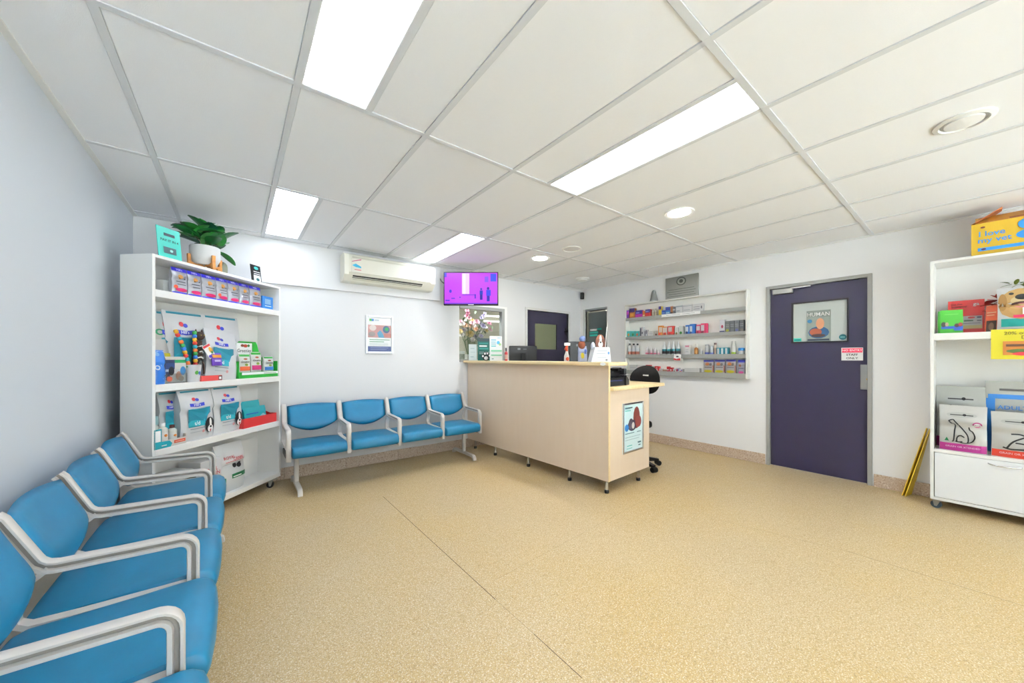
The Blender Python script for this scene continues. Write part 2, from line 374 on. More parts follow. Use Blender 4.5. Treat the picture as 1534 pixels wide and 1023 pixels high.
# --- window over the counter and the room behind it
BR = M('A9A594', .7, bump=.1)
w1 = struct(thing('window_1', 'grey framed window over the counter behind the flowers', 'window', (0, YB, 0)))
FR = M('A7A9A8', .45)
g = G().box(WX0, WX0+.008, .02, .06, WZ0, WZ1, FR).box(WX1-.05, WX1, -.012, .06, WZ0, WZ1, FR).box(WX0+.008, WX1-.05, -.012, .06, WZ1-.045, WZ1, FR).box(WX0+.03, WX1-.05, -.012, .06, WZ0, WZ0+.04, FR)
g.obj('frame', w1, smooth=0)
G().box(WX1, WX1+.045, -.014, 0, WZ0, WZ1+.03, BRIGHT).box(WX0, WX1, -.014, 0, WZ1, WZ1+.03, BRIGHT).obj('architrave', w1, smooth=0)
G().box(WX0+.008, WX1-.05, .028, .034, WZ0+.04, WZ1-.045, glass('office_pane', 'EEF0EC', .04)).obj('pane', w1, smooth=0)
g = G().box(WX0-.9, WX1+2.6, YB+2.0, YB+2.1, 0, 2.6, BR).box(WX0-1.0, WX0-.9, YB+.12, YB+2.1, 0, 2.6, BR).box(WX1+2.6, WX1+2.7, YB+.12, YB+2.1, 0, 2.6, BR).box(WX0-.9, WX1+2.6, YB+.12, YB+2.0, 2.55, 2.65, BR).box(WX0-.9, WX1+2.6, YB+.12, YB+2.0, -.1, 0, BR)
struct(g.obj('wall_office', smooth=0), 'beige walls of the office seen through the window', 'wall')
TUBE = M('FFFFFF', .5, emit=2.5)
t = thing('light_panel', 'ceiling light panel of the office behind the counter window', 'ceiling light', (2.75, YB+.36, 2.545)); G().box(-.6, .6, -.15, .15, 0, .004, M('F4F8FF', .5, emit=50)).obj('diffuser', t, smooth=0); G().box(-.62, .62, -.17, -.15, -.004, .004, BRIGHT).box(-.62, .62, .15, .17, -.004, .004, BRIGHT).obj('frame', t, smooth=0)  # the light panel is added out of view to brighten the bouquet
t = thing('ledge', 'white ledge behind the counter window carrying the bouquet', 'ledge', (2.9, YB+.125, 0)); G().box(-.6, .5, 0, .36, 1.17, 1.2, WHITE, bev=.003).obj('ledge_board', t, smooth=0); G().box(-.55, -.52, .03, .33, 0, 1.17, WHITE).obj('ledge_support', t, smooth=0); G().box(.42, .45, .03, .33, 0, 1.17, WHITE).obj('ledge_support', t, smooth=0)
for k, (z, l) in enumerate(((2.18, 'upper fluorescent tube seen through the counter window'), (2.09, 'lower fluorescent tube seen through the counter window'))):
    a_, b_ = hit(728, 475+8*k, (0, YB+1.9, 0), (0, 1, 0)), hit(753, 471+8*k, (0, YB+1.9, 0), (0, 1, 0)); hl = (b_.x-a_.x)/2; z = (a_.z+b_.z)/2
    t = thing('bright_strip', l, 'light', ((a_.x+b_.x)/2, YB+1.97, z), group='tube lights in the office')
    G().cyl((-hl, 0, -.01), (hl, 0, .01), .014, TUBE).obj('tube', t)  # bright strip drawn as a glowing rod near the office back wall
    G().box(-hl, hl, .015, .03, -.02, .02, WHITE).obj('strip_back', t, smooth=0)
# --- far door (back wall)
FRW = M('D9D8D4', .45)
def ring_door(base, fr):
    pass
d1 = struct(thing('door_1', 'dark navy door with a square olive pane behind the counter', 'door', (DX0, YB, 0)))
wd = DX1-DX0
G().box(-.04, 0, -.014, .12, 0, DZ+.04, FRW).box(wd, wd+.04, -.014, .12, 0, DZ+.04, FRW).box(0, wd, -.014, .12, DZ, DZ+.04, FRW).obj('frame', d1, smooth=0)
p0 = hit(801.5, 484, (0, YB+.03, 0), (0, 1, 0)); p1 = hit(834, 523.5, (0, YB+.03, 0), (0, 1, 0))
a0, a1, b0, b1 = p0.x-DX0, p1.x-DX0, p1.z, p0.z
G().box(.004, a0, .03, .07, .006, DZ-.004, NAVY).box(a1, wd-.004, .03, .07, .006, DZ-.004, NAVY).box(a0, a1, .03, .07, .006, b0, NAVY).box(a0, a1, .03, .07, b1, DZ-.004, NAVY).obj('door_leaf', d1, smooth=0)
G().box(a0, a1, .044, .05, b0, b1, M('6E7257', .25)).obj('pane', d1, smooth=0)
G().cyl((wd-.045, .03, 1.72), (wd-.045, -.01, 1.72), .02, BLACK).cyl((wd-.045, .015, 1.66), (wd-.045, .015, 1.78), .012, BLACK).obj('door_closer', d1)
# --- glass door in the right wall near the corner
d2 = struct(thing('door_2', 'grey green glass door with teal lettering in the corner', 'door', (XR, EY0, 0)))
we = EY1-EY0
G().box(-.014, .12, -.01, 0, 0, EZ+.03, FRW).box(-.014, .12, we, we+.045, 0, EZ+.03, FRW).box(-.014, .12, 0, we, EZ, EZ+.03, M('8D908F', .5)).obj('frame', d2, smooth=0)
G().box(.05, .058, .03, we-.03, .04, EZ-.03, M('4A5452', .12, spec=.8)).obj('pane', d2, smooth=0)
G().box(.03, .075, 0, .03, .0, EZ, M('5E625F', .5)).box(.03, .075, we-.03, we, .0, EZ, M('8A8A78', .5)).obj('stile', d2, smooth=0)
TEAL = M('1FA595', .5)
sg = G()
for k, (pa, pb, py) in enumerate(((884, 894, 494.5), (894.5, 901, 493), (883.5, 896, 498.5), (883.5, 895, 502.5))):
    A_, B_ = hit(pa, py, (XR+.048, 0, 0), (1, 0, 0)), hit(pb, py, (XR+.048, 0, 0), (1, 0, 0))
    G().box(.046, .0495, B_.y-EY0, A_.y-EY0, A_.z-.016, A_.z+.016, BRIGHT if k == 0 else TEAL).obj('lettering_bar', d2, smooth=0)
# --- staff door
d3 = struct(thing('door_3', 'large dark purple staff door with glass panel and steel push plate', 'door', (XR, SY0, 0)))
ws = SY1-SY0; FRG = M('A6A6A2', .4)
G().box(-.016, .12, -.035, 0, 0, SZ+.035, FRG, bev=.003).box(-.016, .12, ws, ws+.035, 0, SZ+.035, FRG, bev=.003).box(-.016, .12, 0, ws, SZ, SZ+.035, FRG, bev=.003).obj('frame', d3, smooth=0)
P = (XR+.02, 0, 0); N1 = (1, 0, 0)
q0 = hit(1187, 455, P, N1); q1 = hit(1270, 511, P, N1)
ya, yb, za, zb = q1.y-SY0, q0.y-SY0, q1.z, q0.z
PURP = M('37324E', .36, bump=.15, scale=12, var=.18)
G().box(.02, .06, .004, ya, .008, SZ-.004, PURP).box(.02, .06, yb, ws-.004, .008, SZ-.004, PURP).box(.02, .06, ya, yb, .008, za, PURP).box(.02, .06, ya, yb, zb, SZ-.004, PURP).obj('door_leaf', d3, smooth=0)
BD = M('141218', .5)
G().box(.012, .03, ya-.008, ya+.006, za-.008, zb+.008, BD).box(.012, .03, yb-.006, yb+.008, za-.008, zb+.008, BD).box(.012, .03, ya+.006, yb-.006, za-.008, za+.006, BD).box(.012, .03, ya+.006, yb-.006, zb-.006, zb+.008, BD).obj('glazing_bead', d3, smooth=0)
G().box(.034, .04, ya, yb, za, zb, M('CDD4CF', .12, spec=.7)).obj('pane', d3, smooth=0)  # opaque pale pane: the whitish reflection is put into its colour
# frame for flat prints on the right wall: local x -> -Y, local -y -> -X (towards the room)
RW = -math.pi/2
po = thing('poster', 'HUMAN poster of a person behind the staff door glass', 'poster', (XR+.028, SY0+(ya+yb)/2, za+.008), RW)
u0 = -(hit(1208, 480, P, N1).y-(SY0+(ya+yb)/2)); u1 = -(hit(1244, 480, P, N1).y-(SY0+(ya+yb)/2)); hp = .335
G().box(u0, u1, -.001, .001, 0, hp, M('8C968E', .5)).obj('sheet', po, smooth=0)
c = (u0+u1)/2
deco(po, [('r', 'photo_background', u0, u1, .0, .26, M('97A29A', .5)), ('e', 'shoulders', c-.085, c+.09, .03, .16, M('2F5C86', .5)), ('e', 'head', c-.02, c+.05, .13, .25, M('C98E6A', .5)),
          ('e', 'held_animal', c-.075, c+.03, .06, .14, M('A8583C', .5)), ('e', 'arms', c-.06, c+.06, .045, .08, M('4A3434', .5)), ('e', 'badge', u0+.008, u0+.05, .2, .24, M('2D6F93', .5)),
          ('r', 'caption_bar', u0+.01, u1-.01, .008, .025, M('2C3E55', .5)), ('t', 'HUMAN', c, hp-.045, .058, BRIGHT, .92)], lambda x, z: -.001)
st = thing('sticker', 'teal sticker in the lower left corner of the door glass', 'sticker', (XR+.03, SY0+yb-.045, za+.012), RW)
G().box(-.035, .035, -.001, .001, 0, .035, M('35C4B4', .5)).obj('sheet', st, smooth=0); deco(st, [('r', 'print_bar', -.028, .028, .012, .022, M('1C4E52', .5))], lambda x, z: -.001)
st = thing('sticker', 'dark teal oval sticker in the lower right corner of the door glass', 'sticker', (XR+.03, SY0+ya+.04, za+.015), RW)
G().lathe([(.03, -.001), (.03, .001)], M('1D6E78', .5), Matrix.Translation((0, 0, .03)) @ Matrix.Rotation(math.pi/2, 4, 'X'), 20).obj('sheet', st); deco(st, [('r', 'print_bar', -.018, .018, .026, .034, M('8FD0CE', .5))], lambda x, z: -.0012)
s0 = hit(1260.5, 521, P, N1); s1 = hit(1293, 540, P, N1); wsg = s0.y-s1.y; hs = s0.z-s1.z
sg = thing('door_sign', 'NO ENTRY STAFF ONLY sign in red and white on the staff door', 'sign', (XR+.0185, (s0.y+s1.y)/2, s1.z), RW)
G().box(-wsg/2, wsg/2, -.0015, .0015, 0, hs, BRIGHT).obj('plate', sg, smooth=0)
deco(sg, [('r', 'header', -wsg/2+.004, wsg/2-.004, hs*.62, hs*.95, M('E8385E', .5)), ('t', 'NO ENTRY', 0, hs*.79, .028, BRIGHT, 1.1), ('t', 'STAFF', 0, hs*.44, .03, TEXT, 1.1), ('t', 'ONLY', 0, hs*.17, .03, TEXT, 1.1)], lambda x, z: -.0015)
k0 = hit(1289, 546, P, N1); k1 = hit(1303, 584, P, N1)
G().box(.012, .02, k1.y-SY0, k0.y-SY0, k1.z, k0.z, STEEL, bev=.002).obj('push_plate', d3, smooth=0)
G().cyl((.012, k1.y-SY0+.012, (k0.z+k1.z)/2-.02), (0, k1.y-SY0+.012, (k0.z+k1.z)/2-.02), .011, M('C8A24A', .3, metal=1)).obj('lock_cylinder', d3)
G().box(-.03, .02, ws-.22, ws-.03, SZ-.07, SZ-.01, STEEL, bev=.006).box(-.028, -.016, ws-.38, ws-.2, SZ-.022, SZ-.008, STEEL).obj('door_closer', d3, smooth=0)
# --- corner speaker, plaque, tapered tag
t = thing('wall_sensor', 'small black box high in the far corner', 'sensor', (XR-.03, YB-.075, 2.31))
G().box(-.035, .02, -.02, .025, 0, .12, BLACK, bev=.004).obj('body', t, smooth=0); G().box(.02, .03, -.01, .012, .03, .09, GREY).obj('bracket', t, smooth=0)
# ================================================================== BENCHES
def arc(cx, cy, r, a0, a1, n=5):
    return [(cx+r*math.cos(math.radians(a0+(a1-a0)*k/n)), cy+r*math.sin(math.radians(a0+(a1-a0)*k/n))) for k in range(n+1)]
def sweep(g, path, prof, m):                   # path in (y, z), prof in (normal, x), both as lists
    P = [Vector(p) for p in path]; n = len(prof); vs = []; fs = []
    for i, p in enumerate(P):
        d0 = (P[i]-P[i-1]).normalized() if i else (P[1]-P[0]).normalized()
        d1 = (P[i+1]-P[i]).normalized() if i < len(P)-1 else d0
        d = (d0+d1).normalized(); nr = Vector((-d.y, d.x))/max(.5, d.dot(d0))
        for (a, x) in prof: q = p+nr*a; vs.append((x, q.x, q.y))
    for i in range(len(P)-1):
        for k in range(n):
            k2 = (k+1) % n; fs.append((i*n+k, i*n+k2, (i+1)*n+k2, (i+1)*n+k))
    fs += [tuple(range(n))[::-1], tuple(range((len(P)-1)*n, len(P)*n))]
    g.add(vs, fs, m)
IB = [(.016, -.021), (.018, -.018), (.018, .018), (.016, .021), (.006, .021), (.004, .008), (-.007, .008), (-.009, .019), (-.015, .019), (-.017, .016), (-.017, -.016), (-.015, -.019), (-.009, -.019), (-.007, -.008), (.004, -.008), (.006, -.021)]
def bench_meshes(pitch):
    ms = {}
    g = G()
    up = [(.468, .785), (.455, .77), (.392, .635)]+[(.384, .62), (.368, .606), (.345, .6)]
    fr = [(.06, .590)]+arc(.057, .551, .039, 95, 180, 5)+[(.018, .45), (.018, .335), (.022, .318)]
    sweep(g, up+fr, IB, CAST)
    sweep(g, up+fr, [(.0035, -.0095), (.0035, .0095), (-.0065, .0095), (-.0065, -.0095)], M('8F8880', .6))  # darker strip along the groove: its shade and grime put into the colour
    sweep(g, [(.36, .60), (.39, .575), (.418, .53), (.428, .48), (.424, .448), (.40, .432), (.30, .427), (.10, .424), (.03, .424)], [(.008, -.019), (.008, .019), (-.008, .019), (-.008, -.019)], CAST)
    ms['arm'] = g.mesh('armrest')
    ms['bracket'] = G().box(-.012, .012, .03, .40, .315, .37, M('3E3E40', .5, metal=.4), bev=.004).mesh('bracket')
    # seat cushion: rounded profile carried along x
    w = pitch-.052
    prof = [(.425, .425), (.40, .436), (.30, .437), (.15, .440), (.05, .444), (.0, .444), (-.022, .438), (-.041, .424), (-.049, .40), (-.047, .372), (-.037, .352), (-.02, .344), (.10, .348), (.30, .362), (.41, .372), (.427, .395)]
    cy, cz = .19, .395; vs = []; fs = []; n = len(prof)
    stations = [(-.5, .0, .90), (-.5, .006, .965), (-.5, .018, .993), (-.5, .045, 1), (-.17, 0, 1.0), (.17, 0, 1.0), (.5, -.045, 1), (.5, -.018, .993), (.5, -.006, .965), (.5, 0, .90)]
    for (f, dx, s) in stations:
        x = f*w+dx; crown = .008*(1-(2*x/w)**2)
        for (y, z) in prof:
            zz = cz+(z-cz)*(.75+.25*s if s < 1 else 1)+(crown if z > .4 else 0); yy = cy+(y-cy)*(1-(1-s)*.35)
            vs.append((x, yy-(.012*(1-(2*x/w)**2) if y < 0 else 0), zz))
    for i in range(len(stations)-1):
        for k in range(n):
            k2 = (k+1) % n; fs.append((i*n+k, i*n+k2, (i+1)*n+k2, (i+1)*n+k))
    fs += [tuple(range(n))[::-1], tuple(range((len(stations)-1)*n, len(stations)*n))]
    ms['seat'] = G().add(vs, fs, VINYL).mesh('seat_cushion', 60)
    # backrest: curved pad with sagging lower edge
    wb = pitch-.056; g = G(); nu, nv = 14, 10
    def bp(u, v, side):
        s = 2*u-1; e = (1-abs(s)**6)
        z0 = .605-.085*(1-s*s)**.9 if abs(s) < 1 else .605; z1 = .772+.014*(1-s*s)
        z = z0+(z1-z0)*v
        mid = .352+(z-.52)*.40+.022*(1-s*s)           # lean and hollow of the pad
        th = .024*max(0, 1-abs(s)**8)**.5*max(0, 1-abs(2*v-1)**5)**.5
        bulge = .012*math.exp(-((v-.28)/.22)**2)*(1-s*s)
        return (s*wb/2, mid-(th+bulge*(1 if th else 0)) if side else mid+th*.8, z)
    g.grid(lambda u, v: bp(u, v, 1), nu, nv, VINYL); g.grid(lambda u, v: bp(u, v, 0), nu, nv, VINYL, flip=True)
    me = g.mesh('backrest', 70); bm = bmesh.new(); bm.from_mesh(me); bmesh.ops.remove_doubles(bm, verts=bm.verts[:], dist=.0004); bmesh.ops.recalc_face_normals(bm, faces=bm.faces[:]); bm.to_mesh(me); bm.free()
    ms['back'] = me
    ms['post'] = G().box(-.02, .02, .20, .25, .05, .34, CAST, bev=.012, seg=3).mesh('post')
    g = G(); sweep(g, [(-.035, .0), (-.03, .028), (-.012, .045), (.02, .05), (.43, .05), (.462, .045), (.478, .028), (.482, 0)], [(.014, -.02), (.017, -.014), (.017, .014), (.014, .02), (-.014, .02), (-.014, -.02)], CAST)
    ms['foot'] = g.mesh('foot')
    return ms
def bench(label, n, pitch, loc, rz, legs):
    b = thing('waiting_bench', label, 'bench', loc, rz, 'waiting room benches'); ms = bench_meshes(pitch)
    G().box(.03, n*pitch-.03, .20, .25, .29, .34, CAST, bev=.006).obj('beam', b)
    for k in range(n+1):
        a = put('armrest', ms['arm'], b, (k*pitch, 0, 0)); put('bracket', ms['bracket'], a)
    for k in range(n):
        put('seat_cushion', ms['seat'], b, ((k+.5)*pitch, 0, 0)); put('backrest', ms['back'], b, ((k+.5)*pitch, 0, 0))
    for x in legs:
        l = put('leg', ms['post'], b, (x, 0, 0)); put('foot', ms['foot'], l)
    return b
bench('four seat blue vinyl bench against the white wall below the air conditioner', 4, .512, (.385, 3.79, 0), 0, (.085, 4*.512-.11))
bench('blue vinyl bench in the left foreground along the pale blue wall', 5, .496, (-.105, 3.285-5*.496, 0), math.pi/2, (.1, 5*.496-.12))
# ================================================================== LEFT SHELF UNIT
LA = math.radians(47.0); LO = Vector((-.437, 3.362, 0)); LW, LD = 1.165, .24
LX = Vector((math.cos(LA), math.sin(LA), 0)); LY = Vector((-math.sin(LA), math.cos(LA), 0))
def LSW(x, y, z): return LO+LX*x+LY*y+Vector((0, 0, z))
def LSP(px, py, d):                           # sight line onto the vertical plane at shelf depth d -> (local x, z)
    h = hit(px, py, LO+LY*d, LY); return (h-LO).dot(LX), h.z
LZ = dict(bottom=.13, s4=.64, s3=1.08, s2=1.725, top=1.96)
def caster(parent, x, y, z, rz, mw=None):
    c = G().box(-.028, .028, -.03, .03, z-.006, z, STEEL).prism([(-.02, z-.006), (.028, z-.006), (.016, .018), (.002, .018)], -.020, -.017, STEEL, 'x').prism([(-.02, z-.006), (.028, z-.006), (.016, .018), (.002, .018)], .017, .020, STEEL, 'x').box(-.006, .006, -.05, -.02, z-.014, z-.008, STEEL).obj('caster', parent, (x, y, 0), (0, 0, rz), 0)
    G().cyl((-.013, .009, .031), (.013, .009, .031), .031, mw or BLACK, seg=16).obj('wheel', c)
u = thing('shelf_unit', 'tall white open shelf unit set diagonally in the left corner', 'shelf', LO, LA)
SW = M('F0EFEB', .42)
G().box(0, .02, 0, LD, .09, LZ['top'], SW).obj('side_panel', u, smooth=0); G().box(LW-.02, LW, 0, LD, .09, LZ['top'], SW).obj('side_panel', u, smooth=0)
G().box(.02, LW-.02, LD-.012, LD, .09, LZ['top']-.02, SW).obj('back_panel', u, smooth=0)
for nm, z0, z1 in (('top_board', LZ['top']-.02, LZ['top']), ('shelf_board', LZ['s2']-.05, LZ['s2']), ('shelf_board', LZ['s3']-.05, LZ['s3']), ('shelf_board', LZ['s4']-.05, LZ['s4']), ('bottom_board', .09, .13)):
    G().box(.02, LW-.02, 0, LD-.012, z0, z1, SW, bev=.0015).obj(nm, u, smooth=0)
for x, y in ((.06, .04), (LW-.07, .04), (.06, LD-.04), (LW-.07, LD-.04)): caster(u, x, y, .09, .5)
# ================================================================== COUNTER
KA = math.radians(2.6); KO = Vector((2.70, 2.05, 0))
KX = Vector((math.cos(KA), math.sin(KA), 0)); KY = Vector((-math.sin(KA), math.cos(KA), 0))
def KW(x, y, z): return KO+KX*x+KY*y+Vector((0, 0, z))
def KP(px, py, d):                            # sight line onto the upright plane at depth d behind the front -> (local y, z)
    h = hit(px, py, KO+KX*d, KX); return (h-KO).dot(KY), h.z
KL, KZ, KD = 2.33, 1.222, .99
k = thing('reception_counter', 'beech laminate reception counter on short metal legs', 'counter', KO, KA)
G().box(0, .022, 0, KL, .125, KZ-.034, LAMINATE).obj('front_panel', k, smooth=0)
G().box(.022, .72, 0, .022, .125, KD-.034, LAMINATE).obj('side_panel', k, smooth=0)
G().box(-.004, .024, -.003, 0, .125, KZ-.034, EDGEWOOD).obj('edge_strip', k, smooth=0)
G().box(-.075, .235, -.05, KL, KZ-.034, KZ, EDGEWOOD, bev=.008, seg=2).obj('upper_top', k)
G().box(.024, .98, -.04, KL-.3, KD-.034, KD, EDGEWOOD, bev=.008, seg=2).obj('desk_top', k)
G().box(.24, .70, .03, .5, .14, KD-.036, M('C9B193', .5)).obj('drawer_pedestal', k, smooth=0)
G().box(.70, .715, .05, .48, .16, .5, LAMINATE).box(.70, .715, .05, .48, .52, .92, LAMINATE).obj('drawer_front', k, smooth=0)
for y in (.05, .50, 1.12, 1.75, 2.20):
    l = G().cyl((.045, y, .03), (.045, y, .127), .014, CHROME).obj('leg', k); G().lathe([(.019, 0), (.021, .008), (.021, .026), (.016, .032)], BLACK, Matrix.Translation((.045, y, 0))).obj('foot', l)
l = G().cyl((.585, .045, .03), (.585, .045, .127), .014, CHROME).obj('leg', k); G().lathe([(.019, 0), (.021, .008), (.021, .026), (.016, .032)], BLACK, Matrix.Translation((.585, .045, 0))).obj('foot', l)
t = thing('wall_poster', 'silver framed poster with a red dog on the counter end', 'poster', KW(.408, -.001, .338), KA)
wq, hq = .37, .485
G().box(-wq/2, wq/2, -.003, .0, 0, hq, M('DCEFEF', .35)).obj('sheet', t, smooth=0)
G().box(-wq/2, -wq/2+.018, -.012, 0, 0, hq, CHROME, bev=.003).box(wq/2-.018, wq/2, -.012, 0, 0, hq, CHROME, bev=.003).box(-wq/2+.018, wq/2-.018, -.012, 0, 0, .018, CHROME, bev=.003).box(-wq/2+.018, wq/2-.018, -.012, 0, hq-.018, hq, CHROME, bev=.003).obj('frame', t, smooth=0)
AQ = M('BFE6E6', .4); RB = M('6B2A25', .5); DP = M('2A2340', .5)
deco(t, [('r', 'picture_area', -.165, .165, .18, .46, M('D9F1F1', .4)), ('e', 'seated_figure_red', .0, .12, .22, .44, RB), ('e', 'lap_dark', -.10, .06, .205, .315, DP), ('e', 'dog_body', -.085, .0, .225, .33, M('3A3348', .5)), ('e', 'dog_white', -.03, .02, .225, .29, M('D6CFCB', .5)), ('e', 'red_sleeve', .03, .145, .23, .35, M('7A2F2A', .5)),
         ('e', 'blue_badge', -.155, -.085, .21, .28, M('2F7FC4', .4)), ('r', 'title_bar', -.15, -.02, .43, .442, M('1F4E55', .5)), ('r', 'title_bar', -.15, -.05, .405, .412, M('42BEB5', .5)), ('r', 'text_bar', -.15, .01, .185, .192, M('3D6E74', .5)), ('r', 'text_bar', .06, .13, .185, .192, M('3D6E74', .5)),
         ('r', 'text_bar', -.15, .12, .15, .154, M('8FA8AC', .5)), ('r', 'text_bar', -.15, .10, .125, .129, M('8FA8AC', .5)), ('r', 'text_bar', -.12, -.03, .065, .073, M('42BEB5', .5)), ('r', 'text_bar', -.13, -.03, .04, .046, M('42BEB5', .5)), ('r', 'text_bar', .07, .13, .075, .09, M('1F4E55', .5)), ('r', 'text_bar', .08, .12, .05, .06, M('1F4E55', .5))], lambda x, z: -.003)
# ================================================================== AIR CONDITIONER
AP = (0, 4.15, 0); AN = (0, 1, 0)
ax0 = hit(516, 400, AP, AN).x; ax1 = hit(652, 420, AP, AN).x
az1 = 2.405; az0 = 2.105
t = thing('air_conditioner', 'cream wall mounted split air conditioner above the bench', 'air conditioner', ((ax0+ax1)/2, YB-.036, az0))
w = ax1-ax0; CRM = M('E3E0D0', .4); h_ = az1-az0
prof = [(0, 0), (0, h_), (-.15, h_), (-.19, h_-.02), (-.205, h_-.06), (-.205, .09), (-.195, .07), (-.12, .005), (-.1, 0)]
G().prism(prof, -w/2, w/2, CRM, 'x').obj('body', t, smooth=25)
G().prism([(-.206, .085), (-.206, h_-.055), (-.212, h_-.06), (-.212, .09)], -w/2+.07, w/2-.07, M('DEDBCC', .35), 'x').obj('front_panel', t, smooth=0)
G().prism([(-.186, h_-.048), (-.2005, h_-.036), (-.207, h_-.052), (-.207, h_-.056)], -w/2+.08, w/2-.11, M('C9C6B4', .5), 'x').obj('intake_recess', t, smooth=0)
def slant(s, e): y0, z0, y1, z1 = -.195, .07, -.12, .005; nx, nz = -(z0-z1), -(y1-y0); L = math.hypot(nx, nz); return (y0+(y1-y0)*s+nx/L*e, z0+(z1-z0)*s+nz/L*e)
def slat(s0, s1, e0, e1, x0, x1, m, nm): G().prism([slant(s0, e0), slant(s1, e0), slant(s1, e1), slant(s0, e1)], x0, x1, m, 'x').obj(nm, t, smooth=0)
slat(.12, .5, -.002, .0015, -w/2+.09, w/2-.16, M('2A2A26', .7), 'outlet_slot'); slat(.32, .38, .0015, .004, -w/2+.09, w/2-.16, CRM, 'louvre'); slat(.55, .75, .0, .004, -w/2+.1, w/2-.17, M('D2CFBC', .4), 'louvre')
G().box(-w/2, -w/2+.045, -.209, -.2, .06, h_-.02, M('E9E6D8', .4)).obj('end_trim', t, smooth=0); G().box(w/2-.06, w/2, -.209, -.2, .075, h_-.03, M('E9E6D8', .4)).obj('end_trim', t, smooth=0)
deco(t, [('p', 'logo_swoosh', -w/2+.075, -w/2+.17, h_-.11, h_-.06, M('B63B6E', .4), [(0, .2), (1, .8), (1, 1), (.3, .55), (0, .35)]), ('p', 'logo_swoosh', -w/2+.075, -w/2+.17, h_-.17, h_-.115, M('34A7C9', .4), [(0, .6), (.4, 1), (1, .5), (1, .2), (.4, .3)]), ('r', 'logo_line', -w/2+.10, -w/2+.17, h_-.185, h_-.177, M('C95060', .4))], lambda x, z: -.2125)
# ================================================================== TELEVISION on its bracket
Zt = 4.58
def camplane(px, py, Z): return EYE+ray(px, py)*Z
tc_ = camplane(705.5, 432.3, Zt); tw, th_ = 82.0/F_PX*Zt, 50.0/F_PX*Zt
t = thing('television', 'wall mounted television showing a magenta picture', 'television', (tc_.x, tc_.y, tc_.z-th_/2), -YAW)
G().box(-tw/2, tw/2, 0, .045, 0, th_, BLACK, bev=.004).obj('casing', t)
s = G().box(-tw/2+.012, tw/2-.012, -.0015, 0, .018, th_-.012, SCR('CC4BFA')).obj('screen', t, smooth=0)
E_ = lambda h: SCR(h)
SWD, SH = tw-.024, th_-.03
def scr(nm, a, b, c_, d, m, kind='r'): return (kind, nm, -SWD/2+a*SWD, -SWD/2+b*SWD, .018+c_*SH, .018+d*SH, m)
deco(t, [scr('picture_glow', .33, .47, .32, .98, E_('EFD2FF')), scr('picture_glow', .35, .40, .32, .98, E_('F8ECFF')), scr('picture_patch', .87, .98, .72, .97, E_('4A5BFF')), scr('picture_patch', .76, .83, .70, .88, E_('8A58FF')), scr('picture_patch', 0, .04, .86, 1, E_('5A50F0')),
         scr('figure_body', .67, .72, .13, .40, E_('2B2FA8')), scr('figure_shirt', .665, .725, .30, .43, E_('2440C8')), scr('figure_head', .675, .715, .44, .51, E_('3A3AC0'), 'e'), scr('figure_body', .80, .855, .08, .40, E_('3037B8')), scr('figure_shirt', .79, .875, .26, .45, E_('3E4CF0')), scr('figure_head', .80, .85, .45, .54, E_('2B2FA8'), 'e'),
         scr('picture_mark', .09, .14, .35, .46, E_('5040E0'), 'e'), scr('picture_mark', .13, .20, .16, .19, E_('3C35D8')), scr('picture_mark', .02, .10, .09, .13, E_('4A35D8')), scr('picture_mark', .34, .58, .275, .295, E_('5030D0')), scr('picture_mark', .57, .595, .17, .31, E_('5030D0')), scr('picture_mark', .28, .31, .19, .23, E_('4030D0'), 'e'), scr('picture_mark', 0, 1, 0, .03, E_('7048F0'))], lambda x, z: -.0015)
G().box(-.035, .035, -.002, .0, .003, .012, BRIGHT).obj('maker_badge', t, smooth=0)
G().cyl((0, .045, th_/2), (.02, .26, th_/2), .02, BLACK).box(-.1, .1, .045, .055, th_/2-.1, th_/2+.1, BLACK).obj('bracket_arm', t, smooth=0)
G().tube([(-tw/2+.02, .05, th_*.62), (-tw/2-.05, .12, th_*.78), (-tw/2-.10, .25, th_*.95), (-tw/2-.2, .30, th_*1.1)], .006, BLACK).obj('power_cable', t)
